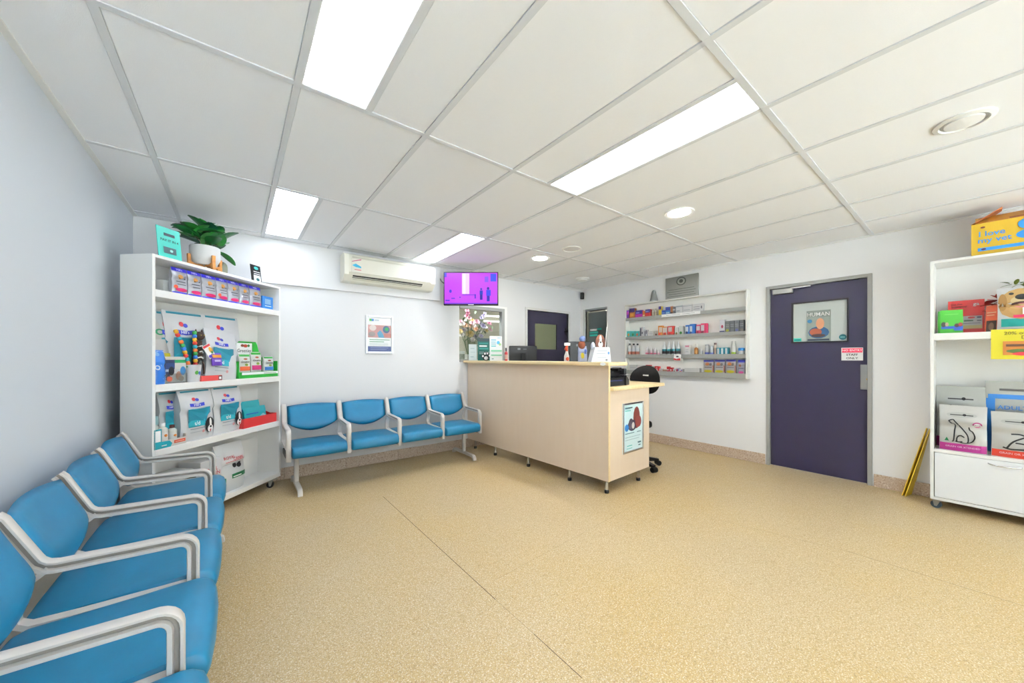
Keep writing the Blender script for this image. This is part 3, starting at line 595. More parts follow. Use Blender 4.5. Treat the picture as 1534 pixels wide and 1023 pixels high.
# ================================================================== POSTER on the bench wall
t = thing('wall_poster', 'white framed poster with a blue banner on the wall above the bench', 'poster', (1.377, YB-.001, 1.322))
wp, hp = .30, .43
G().box(-wp/2, wp/2, -.006, 0, 0, hp, M('F3F3F1', .35)).obj('sheet', t, smooth=0)
FW = M('DADCDD', .3, metal=.4)
G().box(-wp/2-.012, -wp/2+.012, -.016, 0, -.012, hp+.012, FW, bev=.003).box(wp/2-.012, wp/2+.012, -.016, 0, -.012, hp+.012, FW, bev=.003).box(-wp/2+.012, wp/2-.012, -.016, 0, -.012, .012, FW, bev=.003).box(-wp/2+.012, wp/2-.012, -.016, 0, hp-.012, hp+.012, FW, bev=.003).obj('frame', t, smooth=0)
deco(t, [('r', 'banner', -.136, .136, .014, .075, M('3C4B7C', .4)), ('r', 'photo', -.136, .136, .18, .33, M('B98A86', .45)), ('e', 'photo_shape', -.13, -.05, .19, .25, M('8E8480', .45)), ('e', 'photo_shape', -.12, -.04, .26, .33, M('D2C7C2', .45)), ('p', 'photo_hand', -.03, .06, .18, .27, M('4D8AA8', .45), [(.2, 0), (.0, .6), (.4, 1), (.7, .6), (1, 0)]), ('r', 'photo_shape', .05, .136, .185, .23, M('B0726A', .45)),
         ('e', 'round_badge', .035, .12, .235, .325, M('3E5C76', .45)), ('e', 'badge_mark', .06, .105, .265, .305, M('2E9A4A', .45)), ('r', 'logo_mark', -.12, -.095, .375, .4, M('49A53C', .4)), ('r', 'logo_mark', -.095, -.07, .375, .4, M('3D7CC0', .4)), ('r', 'logo_text', -.06, -.01, .38, .395, M('B9C6CC', .4)),
         ('r', 'heading', -.12, .12, .150, .160, M('7DA589', .4)), ('r', 'heading', -.12, .05, .125, .135, M('7DA589', .4)), ('r', 'text_bar', -.12, .10, .105, .109, M('AEB9B4', .4)), ('r', 'text_bar', -.12, .10, .09, .094, M('AEB9B4', .4)), ('r', 'text_bar', -.11, .10, .055, .06, M('8C97BC', .4)), ('r', 'text_bar', -.11, .08, .035, .039, M('8C97BC', .4))], lambda x, z: -.006)
# ================================================================== OFFICE CHAIR behind the counter
t = thing('office_chair', 'black swivel office chair tucked behind the counter desk', 'chair', (3.70, 2.42, 0), math.radians(-8))
def shell(uu, vv, s):
    a = 2*math.pi*uu; r = vv; y = .22*r*math.cos(a); z = 1.0+.17*r*math.sin(a)
    return (.19+.035*(1-r*r)*(1 if s else -.6)-.05*(y/.22)**2, y, z)
g = G(); g.grid(lambda a, b: shell(a, b, 1), 28, 6, BLACK); g.grid(lambda a, b: shell(a, b, 0), 28, 6, BLACK, flip=True); g.obj('backrest', t, smooth=60)
deco_m = M('D8D8D8', .4)
G().box(.158, .172, -.035, -.005, 1.045, 1.06, deco_m).box(.158, .172, .005, .035, 1.045, 1.06, deco_m).obj('back_badge', t, smooth=0)
G().box(-.24, .05, -.2, .2, .47, .55, M('161618', .8), bev=.03, seg=3).obj('seat', t)
G().box(.15, .2, -.03, .03, .5, .95, BLACK, bev=.01).obj('back_stem', t)
G().cyl((0, 0, .10), (0, 0, .47), .028, BLACK).obj('gas_column', t)
for q in range(5):
    a = math.radians(-95+72*q); ar = G().prism([(0, .06), (.27, .055), (.27, .08), (.05, .12), (0, .12)], -.022, .022, BLACK, 'y').obj('base_arm', t, (0, 0, 0), (0, 0, a), 0)
    G().cyl((.27, -.03, .03), (.27, .03, .03), .03, BLACK).obj('wheel', ar)
# ================================================================== RIGHT SHELF UNIT
RX, RY = 4.63, .232
def RSP(px, py, X): h = hit(px, py, (X, 0, 0), (1, 0, 0)); return h.y, h.z
RWD = 1.0
u = thing('shelf_unit', 'white shelf unit with a drawer on casters at the right edge', 'shelf', (RX, RY, 0), RW)   # local x runs to -Y, local y runs to +X
D = XR-.004-RX-.016
RZ = dict(draw0=.078, base=.50, s1=1.465, top=2.07)
G().box(0, .02, 0, D, .078, RZ['top'], SW).obj('side_panel', u, smooth=0); G().box(RWD-.02, RWD, 0, D, .078, RZ['top'], SW).obj('side_panel', u, smooth=0)
G().box(.02, RWD-.02, D-.012, D, .078, RZ['top'], SW).obj('back_panel', u, smooth=0)
G().box(.02, RWD-.02, 0, D-.012, RZ['top']-.02, RZ['top'], SW).obj('top_board', u, smooth=0)
G().box(.02, RWD-.02, 0, D-.012, RZ['s1']-.055, RZ['s1'], SW, bev=.002).obj('shelf_board', u, smooth=0)
G().box(.02, RWD-.02, 0, D-.012, RZ['base']-.025, RZ['base'], SW, bev=.002).obj('shelf_board', u, smooth=0)
G().box(.02, RWD-.02, 0, D-.012, .078, .1, SW).obj('bottom_board', u, smooth=0)
dr = G().box(.024, RWD-.024, -.004, .014, .104, RZ['base']-.028, M('EEF0F1', .35), bev=.002).obj('drawer_front', u, smooth=0)
hy = RSP(1505, 698, RX); hx = RY-hy[0]
G().tube([(hx-.075, -.004, hy[1]+.004), (hx-.065, -.018, hy[1]+.002), (hx-.03, -.026, hy[1]-.004), (hx+.03, -.026, hy[1]-.004), (hx+.065, -.018, hy[1]+.002), (hx+.075, -.004, hy[1]+.004)], .005, CHROME).obj('handle', dr)
for x, y in ((.04, .045), (RWD-.06, .045), (.04, D-.05), (RWD-.06, D-.05)):
    caster(u, x, y, .078, 1.35, M('44545E', .4))
# ================================================================== WALL CABINET on the right wall
CF = XR-.092
t0, t1 = hit(1119.5, 432.5, (CF, 0, 0), N1), hit(1119.5, 568, (CF, 0, 0), N1); t2 = hit(936, 500, (CF, 0, 0), N1)
CY0, CY1, CZ0, CZ1 = t0.y, t2.y, t1.z, t0.z
u = thing('wall_cabinet', 'shallow white wall cabinet with four grey product shelves', 'shelf', (CF, CY1, 0), RW)
cw = CY1-CY0; cdp = XR-CF
CWH = M('ECEBE4', .45)
G().box(0, .018, 0, cdp, CZ0, CZ1, CWH).obj('side_panel', u, smooth=0); G().box(cw-.018, cw, 0, cdp, CZ0, CZ1, CWH).obj('side_panel', u, smooth=0)
G().box(.018, cw-.018, 0, cdp, CZ1-.016, CZ1, CWH).obj('top_board', u, smooth=0)
G().box(.018, cw-.018, cdp-.008, cdp, CZ0, CZ1-.016, M('EFEEE8', .5)).obj('back_panel', u, smooth=0)
LIPG = M('9FA09C', .45)
CSZ = []
for (yt, yb_) in ((459.0, 464.7), (495.5, 500.9), (530, 536.5), (559.7, 567.5)):
    zt, zb2 = hit(1116, yt, (CF, 0, 0), N1).z, hit(1116, yb_, (CF, 0, 0), N1).z
    s_ = G().box(.018, cw-.018, .004, cdp-.008, zt-.022, zt-.01, M('C9C9C4', .5)).obj('shelf_board', u, smooth=0)
    G().box(.018, cw-.018, .0, .004, zb2, zt, LIPG).obj('shelf_lip', s_, smooth=0)
    CSZ.append((zt-.01, zt))
# plaque and tapered grey piece on top of the cabinet
q0 = hit(997, 417, (XR-.02, 0, 0), N1); q1 = hit(1046, 443, (XR-.02, 0, 0), N1)
t = thing('plaque', 'brushed metal plaque with an emblem standing on the wall cabinet', 'plaque', (XR-.024, (q0.y+q1.y)/2, CZ1), RW, rx=0)
pw, ph = q0.y-q1.y, hit(1046, 408, (XR-.02, 0, 0), N1).z-CZ1-.005
G().box(-pw/2, pw/2, 0, .02, 0, ph, M('8F918C', .35, metal=.6), bev=.003).obj('plate', t, smooth=0)
DK = M('3C3E3C', .5)
deco(t, [('e', 'emblem_ring', -.07, .07, ph*.58, ph*.95, DK), ('e', 'emblem_field', -.055, .055, ph*.62, ph*.91, M('9A9C96', .4)), ('e', 'emblem_figure', -.028, .028, ph*.69, ph*.85, DK)]+[('r', 'text_bar', -pw/2+.03+.02*(q % 2), pw/2-.03-.02*(q % 2), ph*(.12+.1*q), ph*(.14+.1*q), DK) for q in range(4)], lambda x, z: 0)
q0 = hit(980, 436, (XR-.04, 0, 0), N1)
t = thing('bell', 'tapered grey metal bell shape standing on the wall cabinet', 'ornament', (XR-.05, q0.y, CZ1), RW)
G().lathe([(.058, 0), (.056, .01), (.045, .06), (.034, .12), (.028, .15), (.018, .168), (.004, .175)], M('7D7F7C', .45, bump=.5, scale=200), seg=20).obj('body', t); G().lathe([(.06, 0), (.06, .008)], M('C6C7C4', .4), seg=20).obj('rim', t)
_M0 = M
def M(h, *a, **k): return _M0(qhex(h, .88), *a, **k)      # printed goods, a little deeper than paper white
# ================================================================== PRODUCT BUILDERS (front faces local -y, base at z = 0)
def bag_surf(w, h, d):
    def surf(x, z):
        v = max(0, min(1, z/h)); s = max(-1, min(1, 2*x/w))
        t = d/2*(.62+.38*math.sin(math.pi*min(1, v*1.5+.1)) if v < .6 else max(.04, 1-((v-.6)/.4)**1.6))
        t *= (1-.42*abs(s)**4)
        return -t
    return surf
def bag(parent, w, h, d, m, seal=None, seal_h=.05, name='pouch', side=None):
    S = bag_surf(w, h, d); g = G(); nu, nv = 20, 16
    def shape(u, v): 
        x = (u-.5)*w*(1-.03*math.sin(math.pi*v)); return x, v*h
    def fr(u, v): x, z = shape(u, v); return (x, S(x, z), z)
    def bk(u, v): x, z = shape(u, v); return (x, -S(x, z)*.85, z)
    g.grid(fr, nu, nv, m); g.grid(bk, nu, nv, m, flip=True)
    vs = []; fs = []
    for u in (0, 1):                                    # gusset sides
        b = len(vs)
        for j in range(nv+1): vs += [fr(u, j/nv), bk(u, j/nv)]
        fs += [(b+2*j, b+2*j+1, b+2*j+3, b+2*j+2) for j in range(nv)]
    g.add(vs, fs, side or m); vs = []; fs = []
    for v in (0, 1):
        b = len(vs)
        for i in range(nu+1): vs += [fr(i/nu, v), bk(i/nu, v)]
        fs += [(b+2*i, b+2*i+1, b+2*i+3, b+2*i+2) for i in range(nu)]
    g.add(vs, fs, m); g.obj(name, parent, smooth=50)
    if seal: G().box(-w/2*.97, w/2*.97, -.004, .004, h*(1-seal_h), h*1.004, seal, bev=.0015).obj('top_seal', parent, smooth=0)
    return S
def carton(parent, w, h, d, m, bev=.0015, name='carton'):
    G().box(-w/2, w/2, -d/2, d/2, 0, h, m, bev=bev).obj(name, parent, smooth=0)
    return lambda x, z: -d/2
def bottle(parent, r, h, m, cap, label=None, capr=.55, neck=.72, cone=False, seg=16):
    if cone: prof = [(r, 0), (r*1.0, h*.06), (r*.98, h*.5), (r*.5, h*.78), (r*.32, h*.86)]
    else: prof = [(r*.94, 0), (r, h*.03), (r, h*neck), (r*.85, h*(neck+.06)), (r*capr*.8, h*(neck+.1)), (r*capr*.8, h*(neck+.13))]
    G().lathe(prof, m, seg=seg).obj('body', parent)
    z = prof[-1][1]; G().lathe([(r*capr, z), (r*capr, h*.97), (r*capr*.85, h)] if not cone else [(r*.36, z), (r*.3, h*.95), (r*.12, h)], cap, seg=seg).obj('cap', parent)
    if label: G().lathe([(r*1.012, h*.12), (r*1.012, h*(neck-.12 if not cone else .45))], label, seg=seg, cap=False).obj('label_band', parent)
TL = M('1E8FA6', .4); TL2 = M('27B4C8', .4); BAGW = M('E9EBEC', .3, bump=.25, scale=22); BAGG = M('C9CFD2', .3, bump=.3, scale=20); RBL = M('2B3CC4', .4); RED = M('D8323A', .45); INK = M('17181C', .5)
# ================================================================== LEFT UNIT, TOP
def LT(name, label, cat, lx, ly, z, extra=0.0, group=None, rx=0.0): return thing(name, label, cat, LSW(lx, ly, z), LA+extra, group, rx)
x0, z1 = LSP(240, 343, .06); x1, _ = LSP(275, 356, .06)
t = LT('counter_sign', 'teal PAY IT IN 4 sign standing on top of the tall shelf', 'sign', (x0+x1)/2, .07, LZ['top'], rx=-.10)
w = x1-x0; h = .235
G().box(-w/2, w/2, 0, .004, 0, h, M('3FD9C8', .35)).obj('panel', t, smooth=0); G().box(-w/2, w/2, .004, .05, 0, .004, M('BFEDE6', .3)).obj('foot', t, smooth=0)
deco(t, [('r', 'logo_pill', -w*.22, w*.25, h*.74, h*.83, M('12303C', .4)), ('t', 'PAY IT IN 4', 0, h*.60, w*.155, INK), ('r', 'card_picture', -w*.28, w*.26, h*.2, h*.40, M('4A6A70', .4)), ('e', 'card_mark', -w*.02, w*.12, h*.26, h*.34, M('A9E8DF', .4))], lambda x, z: 0)
# plant
x0, _ = LSP(308, 375, .12)
t = LT('potted_plant', 'rubber plant in a white pot on a wooden stand', 'plant', x0, .125, LZ['top'])
POTZ = .045; pr = .098
G().lathe([(.06, POTZ), (.078, POTZ+.01), (pr, POTZ+.055), (pr, POTZ+.145), (pr-.006, POTZ+.15), (pr-.012, POTZ+.145), (pr-.014, POTZ+.12), (.001, POTZ+.12)], M('F2F0EE', .35), seg=28, cap=False).obj('pot', t)
G().lathe([(pr-.013, POTZ+.122), (.001, POTZ+.128)], M('3A2C20', .9, bump=.6, scale=90), seg=20, cap=False).obj('soil', t)
WD = wood('oak_stand', 'A8692F', 'C98B46', (1, 1, 8))
for q in range(4):
    a = math.pi/4+q*math.pi/2+.5
    G().prism([(.02, .035), (.085, .035), (.10, 0), (.122, 0), (.116, .06), (.118, .115), (.102, .115), (.098, .06), (.075, .048), (.02, .048)], -.011, .011, WD, 'y').obj('stand_leg', t, rot=(0, 0, a), smooth=0)
def leaf_mesh(L, Wd, m, rib, fold=.25, droop=.25, name='leaf'):
    g = G(); nu, nv = 4, 7
    def fn(u, v):
        s = 2*u-1; wv = Wd/2*math.sin(math.pi*min(1, v*.93+.05))**.58; x = s*wv
        return (x, v*L*(1-.12*droop*v), abs(s)*wv*fold-droop*L*v*v)
    g.grid(fn, nu, nv, m)
    g.tube([(0, v*L*(1-.12*droop*v), -droop*L*v*v+.0018) for v in (0, .25, .5, .75, .95)], [.0022, .002, .0016, .0012, .0006], rib, 5)
    return g.mesh(name, 60)
LG = [M('1E6B34', .32, var=.3, scale=30), M('14523A', .3, var=.3, scale=30), M('2F8B36', .35, var=.3, scale=30), M('4D8A4A', .4)]
RIB = M('7E3440', .5)
lm = [leaf_mesh(.16, .105, LG[0], RIB), leaf_mesh(.18, .115, LG[1], RIB, .2, .3), leaf_mesh(.15, .11, LG[2], RIB, .3, .1), leaf_mesh(.17, .10, LG[0], RIB, .2, .35), leaf_mesh(.14, .07, LG[3], RIB)]
stems = []
for q, (sx, hh) in enumerate(((-.07, .13), (.02, .09), (.08, .14), (0.0, .16))):
    G().tube([(sx*.2, 0, POTZ+.12), (sx*.7, .01, POTZ+.12+hh*.6), (sx, 0, POTZ+.12+hh)], .006, M('5C4A34', .7), 6).obj('stem', t); stems.append((sx, hh))
rr = random.Random(4)
for q in range(40):
    sx, hh = stems[q % 4]; az = q*2.4+rr.uniform(-.4, .4); el = rr.uniform(.25, 1.15); zz = POTZ+.12+hh*rr.uniform(.35, 1.0)
    put('leaf', lm[q % 5], t, (sx*1.1+rr.uniform(-.02, .02), rr.uniform(-.03, .03), zz), (el, 0, az))
put('leaf', leaf_mesh(.16, .08, LG[2], M('9BC86A', .5), .15, .2), t, (.09, -.03, POTZ+.14), (-.35, 0, -1.75))
put('leaf', leaf_mesh(.17, .09, LG[0], RIB, .2, .1), t, (-.06, -.02, POTZ+.2), (.5, .3, 1.1))
put('leaf', leaf_mesh(.16, .085, LG[1], RIB, .2, .1), t, (-.07, -.02, POTZ+.16), (.15, 0, 1.5))
G().tube([(.08, 0, POTZ+.24), (.10, -.01, POTZ+.29), (.115, -.01, POTZ+.315)], [.004, .004, .001], M('9A2F52', .4), 6).obj('new_shoot', t)
x0, _ = LSP(338, 400, .10)
t = LT('mirror', 'small arched grey green ornament beside the plant stand', 'ornament', x0, .12, LZ['top'], .3)
pts = [(-.04, 0), (.04, 0), (.04, .07)]+arc(0, .07, .04, 0, 180, 10)[1:]
G().prism(pts, -.012, .012, M('9A9C86', .3, metal=.3), 'y').obj('face', t, smooth=0)
ring = [(x*1.12, z*1.06+0.0) for x, z in pts]
G().tube([(x, 0, z) for x, z in [(.042, 0), (.042, .07)]+arc(0, .07, .042, 0, 180, 10)+[(-.042, .0)]], .005, M('2A2A26', .5), 6).obj('rim', t)
x0, _ = LSP(377, 387, .05); x1, _ = LSP(396, 420, .05)
t = LT('counter_sign', 'black card with white writing at the right end of the shelf top', 'sign', (x0+x1)/2, .06, LZ['top'], rx=-.12)
w = .115; h = .165
G().box(-w/2, w/2, 0, .004, 0, h, M('1E1B1B', .4)).obj('panel', t, smooth=0); G().box(-w/2, w/2, .004, .04, 0, .004, M('1E1B1B', .4)).obj('foot', t, smooth=0)
deco(t, [('e', 'teal_mark', -.02, .03, h*.74, h*.92, M('4FD0CC', .4)), ('r', 'text_bar', -.03, .045, h*.6, h*.64, BRIGHT), ('r', 'text_bar', -.03, .045, h*.48, h*.52, BRIGHT), ('r', 'picture_patch', -.035, .045, h*.0, h*.42, BRIGHT), ('e', 'picture_mark', -.01, .03, h*.1, h*.28, M('2A6E70', .4))], lambda x, z: 0)
# ================================================================== LEFT UNIT, TREAT POUCHES
edges = [258.5, 282.5, 303.5, 325.5, 342.5, 359.5, 374.5, 392.5]
for q in range(7):
    d = .05; x0, _ = LSP(edges[q], 420, d); x1, _ = LSP(edges[q+1], 420, d); w = (x1-x0)*.97
    t = LT('treat_pouch', '%s treat pouch from the left in the blue and silver row' % ORD[q], 'pouch', (x0+x1)/2, d+.022, LZ['s2'], 0, 'treat pouches on the upper shelf')
    S = bag(t, w, .195, .05, M('C9CBD2', .25, metal=.3, bump=.3, scale=40)); h = .195
    B1 = M('3A36E0', .4); PK = M('D8246A', .4)
    deco(t, [('r', 'header', -w/2*.97, w/2*.97, h*.86, h, B1), ('t', "Hill's", 0, h*.93, .022, BRIGHT), ('r', 'foot_band', -w/2*.97, w/2*.97, .002, h*.09, B1), ('e', 'flavour_patch', -w*.34, w*.42, h*.11, h*.25, PK), ('e', 'treat_picture', -w*.2, w*.12, h*.58, h*.75, M('C98A3A', .5)), ('e', 'treat_shadow', .02, w*.36, h*.58, h*.72, M('8A8C94', .4)), ('r', 'text_bar', -w*.3, w*.3, h*.46, h*.5, M('55575F', .5)), ('r', 'text_bar', -w*.25, w*.3, h*.36, h*.39, M('55575F', .5))]+([('e', 'round_badge', -w*.45, -w*.22, h*.2, h*.34, M('E0562E', .5))] if q < 1 or q == 3 else []), S)
x0, _ = LSP(393.5, 440, .05); x1, _ = LSP(409, 445, .05)
t = LT('booklet', 'bright blue booklet at the right end of the pouch row', 'booklet', (x0+x1)/2, .06, LZ['s2'])
w = x1-x0; S = carton(t, w, .125, .02, M('2F86D8', .4), name='cover'); deco(t, [('r', 'white_panel', -w*.3, w*.25, .05, .10, M('9CC6EC', .4)), ('r', 'text_bar', -w*.3, w*.3, .03, .036, BRIGHT)], S)
x0, _ = LSP(240, 424, .16)
t = LT('storage_box', 'plain pale box at the left end behind the treat pouches', 'box', x0+.03, .15, LZ['s2']); S = carton(t, .12, .09, .1, M('DADCD8', .5)); G().box(-.062, .062, -.052, .052, .088, .096, M('E6E7E3', .5)).obj('lid', t, smooth=0)
# ================================================================== BIG FOOD BAGS
def food_bag(label, px0, px1, pytop, z, d, dep, lean=0.0, extra=0.0, m=BAGW, dog=True, words=('DENTAL', 'CARE', 't/d'), teal=TL, group='white and teal dental food bags', scale_w=1.0, panel=(.06, .50), stripe=True):
    x0, zt = LSP(px0, pytop, d); x1, _ = LSP(px1, pytop, d); w = (x1-x0)*scale_w; h = zt-z
    t = LT('food_bag', label, 'food bag', (x0+x1)/2, d+dep/2, z, extra, group, lean)
    S = bag(t, w, h, dep, m, side=BAGG)
    c = -w*.08
    items = [('r', 'top_stripe', -w*.42, w*.42, h*.955, h*.985, TL)] if stripe else []
    items += [('e', 'logo_red', c-w*.11, c, h*.78, h*.85, RED), ('e', 'logo_blue', c-w*.02, c+w*.09, h*.77, h*.83, RBL), ('p', 'brand_banner', c-w*.2, c+w*.22, h*.66, h*.74, RBL, [(0, .2), (.5, 0), (1, .2), (1, 1), (.5, .8), (0, 1)]), ('t', "Hill's", c, h*.70, w*.1, BRIGHT),
              ('p', 'teal_panel', -w*.34, w*.36, h*panel[1]*.66, h*.64, teal, [(0, 0), (.72, 0), (.85, .45), (1, .6), (.92, 1), (0, .95)]), ('r', 'teal_label', -w*.34, w*.14, h*.27, h*.40, TL2)]
    if words: items += [('t', words[0], -w*.12, h*.56, w*.115, M('D6F2F5', .5)), ('t', words[1], -w*.16, h*.48, w*.105, M('D6F2F5', .5)), ('t', words[2], -w*.10, h*.335, w*.15, BRIGHT)]
    items += [('r', 'text_bar', -w*.3, w*.12, h*.225, h*.24, M('9AA6AE', .5)), ('r', 'text_bar', -w*.3, w*.10, h*.16, h*.17, M('B7BFC5', .5)), ('e', 'pink_mark', w*.04, w*.12, h*.13, h*.19, M('E9A6A6', .5))]
    if dog: items += [('e', 'dog_head', w*.13, w*.45, h*.10, h*.42, INK), ('e', 'dog_blaze', w*.26, w*.34, h*.22, h*.40, BRIGHT), ('e', 'dog_muzzle', w*.20, w*.40, h*.11, h*.26, BRIGHT), ('e', 'dog_nose', w*.26, w*.34, h*.20, h*.245, INK), ('e', 'dog_tongue', w*.27, w*.33, h*.115, h*.18, M('D97A7A', .5))]
    deco(t, items, S); return t
# third shelf (z = 1.08)
z3 = LZ['s3']
food_bag('dental food bag at the back of the middle shelf, second from left', 250, 312, 463, z3, .10, .09, words=('DENTAL', 'CARE', ''), dog=False, extra=.0)
food_bag('dental food bag at the back of the middle shelf behind the leaning bag', 309, 362, 470, z3, .10, .09, words=None, dog=False)
food_bag('narrow grey dental bag at the back left of the middle shelf', 238, 262, 464, z3, .12, .07, m=BAGG, words=None, dog=False)
t = food_bag('dental food bag leaning forward in the centre of the middle shelf', 311, 358, 492, z3, .005, .10, lean=.0, words=('DENTAL', 'CARE', 't/d'), dog=False, panel=(.06, .55), stripe=False)
t.rotation_euler = (-.10, .12, LA)
# grey cat food bag at the far left
x0, zt = LSP(230, 452, .1); x1, _ = LSP(252, 470, .1)
t = LT('food_bag', 'pale grey cat food bag standing at the far left of the middle shelf', 'food bag', (LSP(229, 500, .12)[0]+LSP(253, 500, .12)[0])/2, .165, z3, 0); w, h = LSP(253, 500, .12)[0]-LSP(229, 500, .12)[0], .52
S = bag(t, w, h, .09, M('C4C3BB', .35, bump=.3, scale=20))
deco(t, [('e', 'green_ring', -w*.32, w*.24, h*.66, h*.75, M('2E9A68', .5)), ('e', 'ring_centre', -w*.2, w*.12, h*.68, h*.73, M('C4C3BB', .5)), ('l', 'cat_outline', -w*.4, w*.45, h*.30, h*.62, INK, [(0, .95), (.4, .8), (.7, .45), (.75, 0)], .008), ('l', 'cat_outline', -w*.4, w*.45, h*.30, h*.62, INK, [(.6, .85), (.85, .55), (.9, .2)], .007), ('l', 'cat_outline', -w*.4, w*.45, h*.30, h*.62, INK, [(.1, .2), (.35, .35), (.5, .1)], .006)], S)
t = LT('food_bag', 'crumpled pale grey bag slumped at the front left of the middle shelf', 'food bag', (LSP(229, 510, .06)[0]+LSP(259, 510, .06)[0])/2, .105, z3+.0, .0, rx=-.05); S = bag(t, LSP(259, 510, .06)[0]-LSP(229, 510, .06)[0], .315, .09, M('CFCEC8', .4, bump=.7, scale=14))
t = LT('food_bag', 'blue and white bag at the front left corner of the middle shelf', 'food bag', (.023+LSP(250, 540, .01)[0])/2, .04, z3, .0); w, h = LSP(250, 540, .01)[0]-.023, .235
S = bag(t, w, h, .07, M('2F7AD6', .3, bump=.3, scale=20))
deco(t, [('p', 'white_panel', -w*.1, w*.48, h*.15, h*.97, M('EDEFF0', .4), [(.0, 1), (1, 1), (1, 0), (.45, .0), (.3, .5)]), ('l', 'cat_outline', w*.0, w*.48, h*.2, h*.8, INK, [(.9, .98), (.8, .6), (.95, .2), (.5, .05)], .006), ('e', 'white_ring', -w*.44, -w*.05, h*.42, h*.56, M('DDE8F4', .4)), ('e', 'ring_centre', -w*.36, -w*.12, h*.45, h*.53, M('2F7AD6', .4)), ('e', 'top_mark', -w*.4, w*.0, h*.82, h*.95, M('7FB0E4', .4))], S)
t = LT('treat_packet', 'small yellow packet lying behind the blue and white bag', 'packet', LSP(251, 525, .05)[0], .07, z3+.0, .2); S = bag(t, .085, .215, .035, M('C9BE2E', .4, bump=.3))
# brochure rack
x0, _ = LSP(247, 540, .02); x1, _ = LSP(283, 560, .02)
t = LT('brochure_rack', 'acrylic rack of brochures with a green header on the middle shelf', 'brochure rack', (x0+x1)/2+.005, .05, z3); w = x1-x0
for q, (c, hc) in enumerate(((-w*.26, M('34508A', .4)), (w*.22, M('E8E6E2', .4)))):
    b = G().box(c-w*.24, c+w*.24, -.006, .006, .004, .19, M('D8DCE0', .4)).obj('brochure', t, smooth=0)
    deco(b, [('r', 'header', c-w*.24, c+w*.24, .145, .168, M('26365E', .4) if q == 0 else M('1F9A58', .4)), ('r', 'header', c-w*.24, c+w*.24, .168, .188, M('E9E4D8', .4)), ('r', 'photo', c-w*.24, c+w*.24, .10, .145, hc), ('e', 'photo_patch', c-w*.2, c+w*.05, .02, .085, M('B98A78', .5) if q else M('55658A', .5)), ('e', 'photo_patch', c-w*.02, c+w*.22, .055, .12, M('3C8AC6', .5) if q else M('1C2430', .5)), ('e', 'photo_patch', c-w*.1, c+w*.14, .012, .05, M('D8552E', .5) if q == 0 else M('8A8078', .5))], lambda x, z: -.006)
G().box(-w/2, w/2, -.012, -.009, 0, .07, PANE).box(-w/2, w/2, .01, .013, 0, .17, PANE).box(-w/2, w/2, -.012, .013, 0, .004, PANE).obj('holder', t, smooth=0)
x0, _ = LSP(284, 545, .02); x1, _ = LSP(304.5, 560, .02); w = x1-x0
t = LT('paper_cup', 'white tapered tub with a green and blue mark on the middle shelf', 'tub', (x0+x1)/2, .055, z3)
G().lathe([(w*.40, 0), (w*.5, .125), (w*.52, .13), (w*.5, .13), (w*.47, .12)], M('F2F2F4', .4), seg=24, cap=False).obj('body', t); G().lathe([(w*.4, .002), (.001, .002)], BRIGHT, seg=24, cap=False).obj('base', t)
cs = lambda x, z: -math.sqrt(max(1e-6, (w*(.40+.8*z))**2-x*x))
cs = lambda x, z: -math.sqrt(max(1e-6, (w*.40+w*.10*z/.125)**2-x*x))
deco(t, [('e', 'green_mark', -.022, .002, .055, .085, M('5FB544', .4)), ('e', 'blue_mark', .0, .022, .052, .08, M('3F6FC4', .4))], cs)
x0, _ = LSP(302, 565, .01); x1, _ = LSP(333, 565, .01); w = x1-x0
t = LT('toy_box', 'flat red carton lying at the front of the middle shelf', 'box', (x0+x1)/2, .035, z3); S = carton(t, w, .042, .05, M('E04A48', .4)); deco(t, [('r', 'code_panel', w*.3, w*.48, .004, .038, INK), ('r', 'code_lines', w*.33, w*.44, .01, .03, BRIGHT)], S)
# rope toys
def rope(label, pts, r, hang):
    P = [LSW(*p) for p in pts]; o = P[0]
    t = thing('rope_toy', label, 'dog toy', o); cols = ['E0392E', 'F0B428', '2F7AD6', '38A852', 'E8762A', '35B6C8']
    n = 14
    def at(s):
        k = s*(len(P)-1); i = min(int(k), len(P)-2); return P[i].lerp(P[i+1], k-i)-o
    for q in range(n):
        a, b = at(q/n), at((q+1)/n); g = G(); m = M(cols[(q+hang) % 6], .7)
        mid = (a+b)/2; g.tube([a, a.lerp(mid, .5)+Vector((0, 0, 0)), mid, mid.lerp(b, .5), b], [r*.75, r*1.05, r*1.15, r*1.05, r*.75], m, 10); g.obj('rope_twist', t)
rope('multicoloured rope toy leaning to the left on the middle shelf', [(.307, .05, z3+.012), (.28, .045, z3+.15), (.24, .04, z3+.27), (.185, .04, z3+.385)], .013, 0)
rope('multicoloured rope toy standing upright on the middle shelf', [(.333, .038, z3+.012), (.330, .036, z3+.2), (.327, .04, z3+.385)], .013, 2)
# cat shaped toy
xc, _ = LSP(302, 500, .035)
t = LT('cat_toy', 'brown cat toy with a zebra striped body on the middle shelf', 'toy', .345, .072, z3+.006)
g = G(); FUR = M('4A3428', .8, bump=.5, scale=60)
g.obj if False else None
G().tube([(0, 0, 0), (.008, -.004, .12), (.025, -.01, .2), (.035, -.012, .31)], [.014, .02, .033, .022], FUR, 12).obj('body', t)
G().sph((.036, -.016, .345), (.038, .03, .034), FUR).obj('head', t)
for sx in (-1, 1): G().lathe([(.012, 0), (.001, .03)], FUR, Matrix.Translation((.036+sx*.024, -.012, .368)), 8).obj('ear', t)
for sx in (-1, 1): G().sph((.036+sx*.014, -.045, .35), .005, M('C9B25A', .3), 8, 6).obj('eye', t)
for q in range(6): G().tube([(-.008+q*.004, -.024, .15+q*.022), (.02+q*.003, -.044, .16+q*.022), (.05, -.032, .15+q*.022)], .005, BRIGHT if q % 2 else INK, 6).obj('stripe', t)
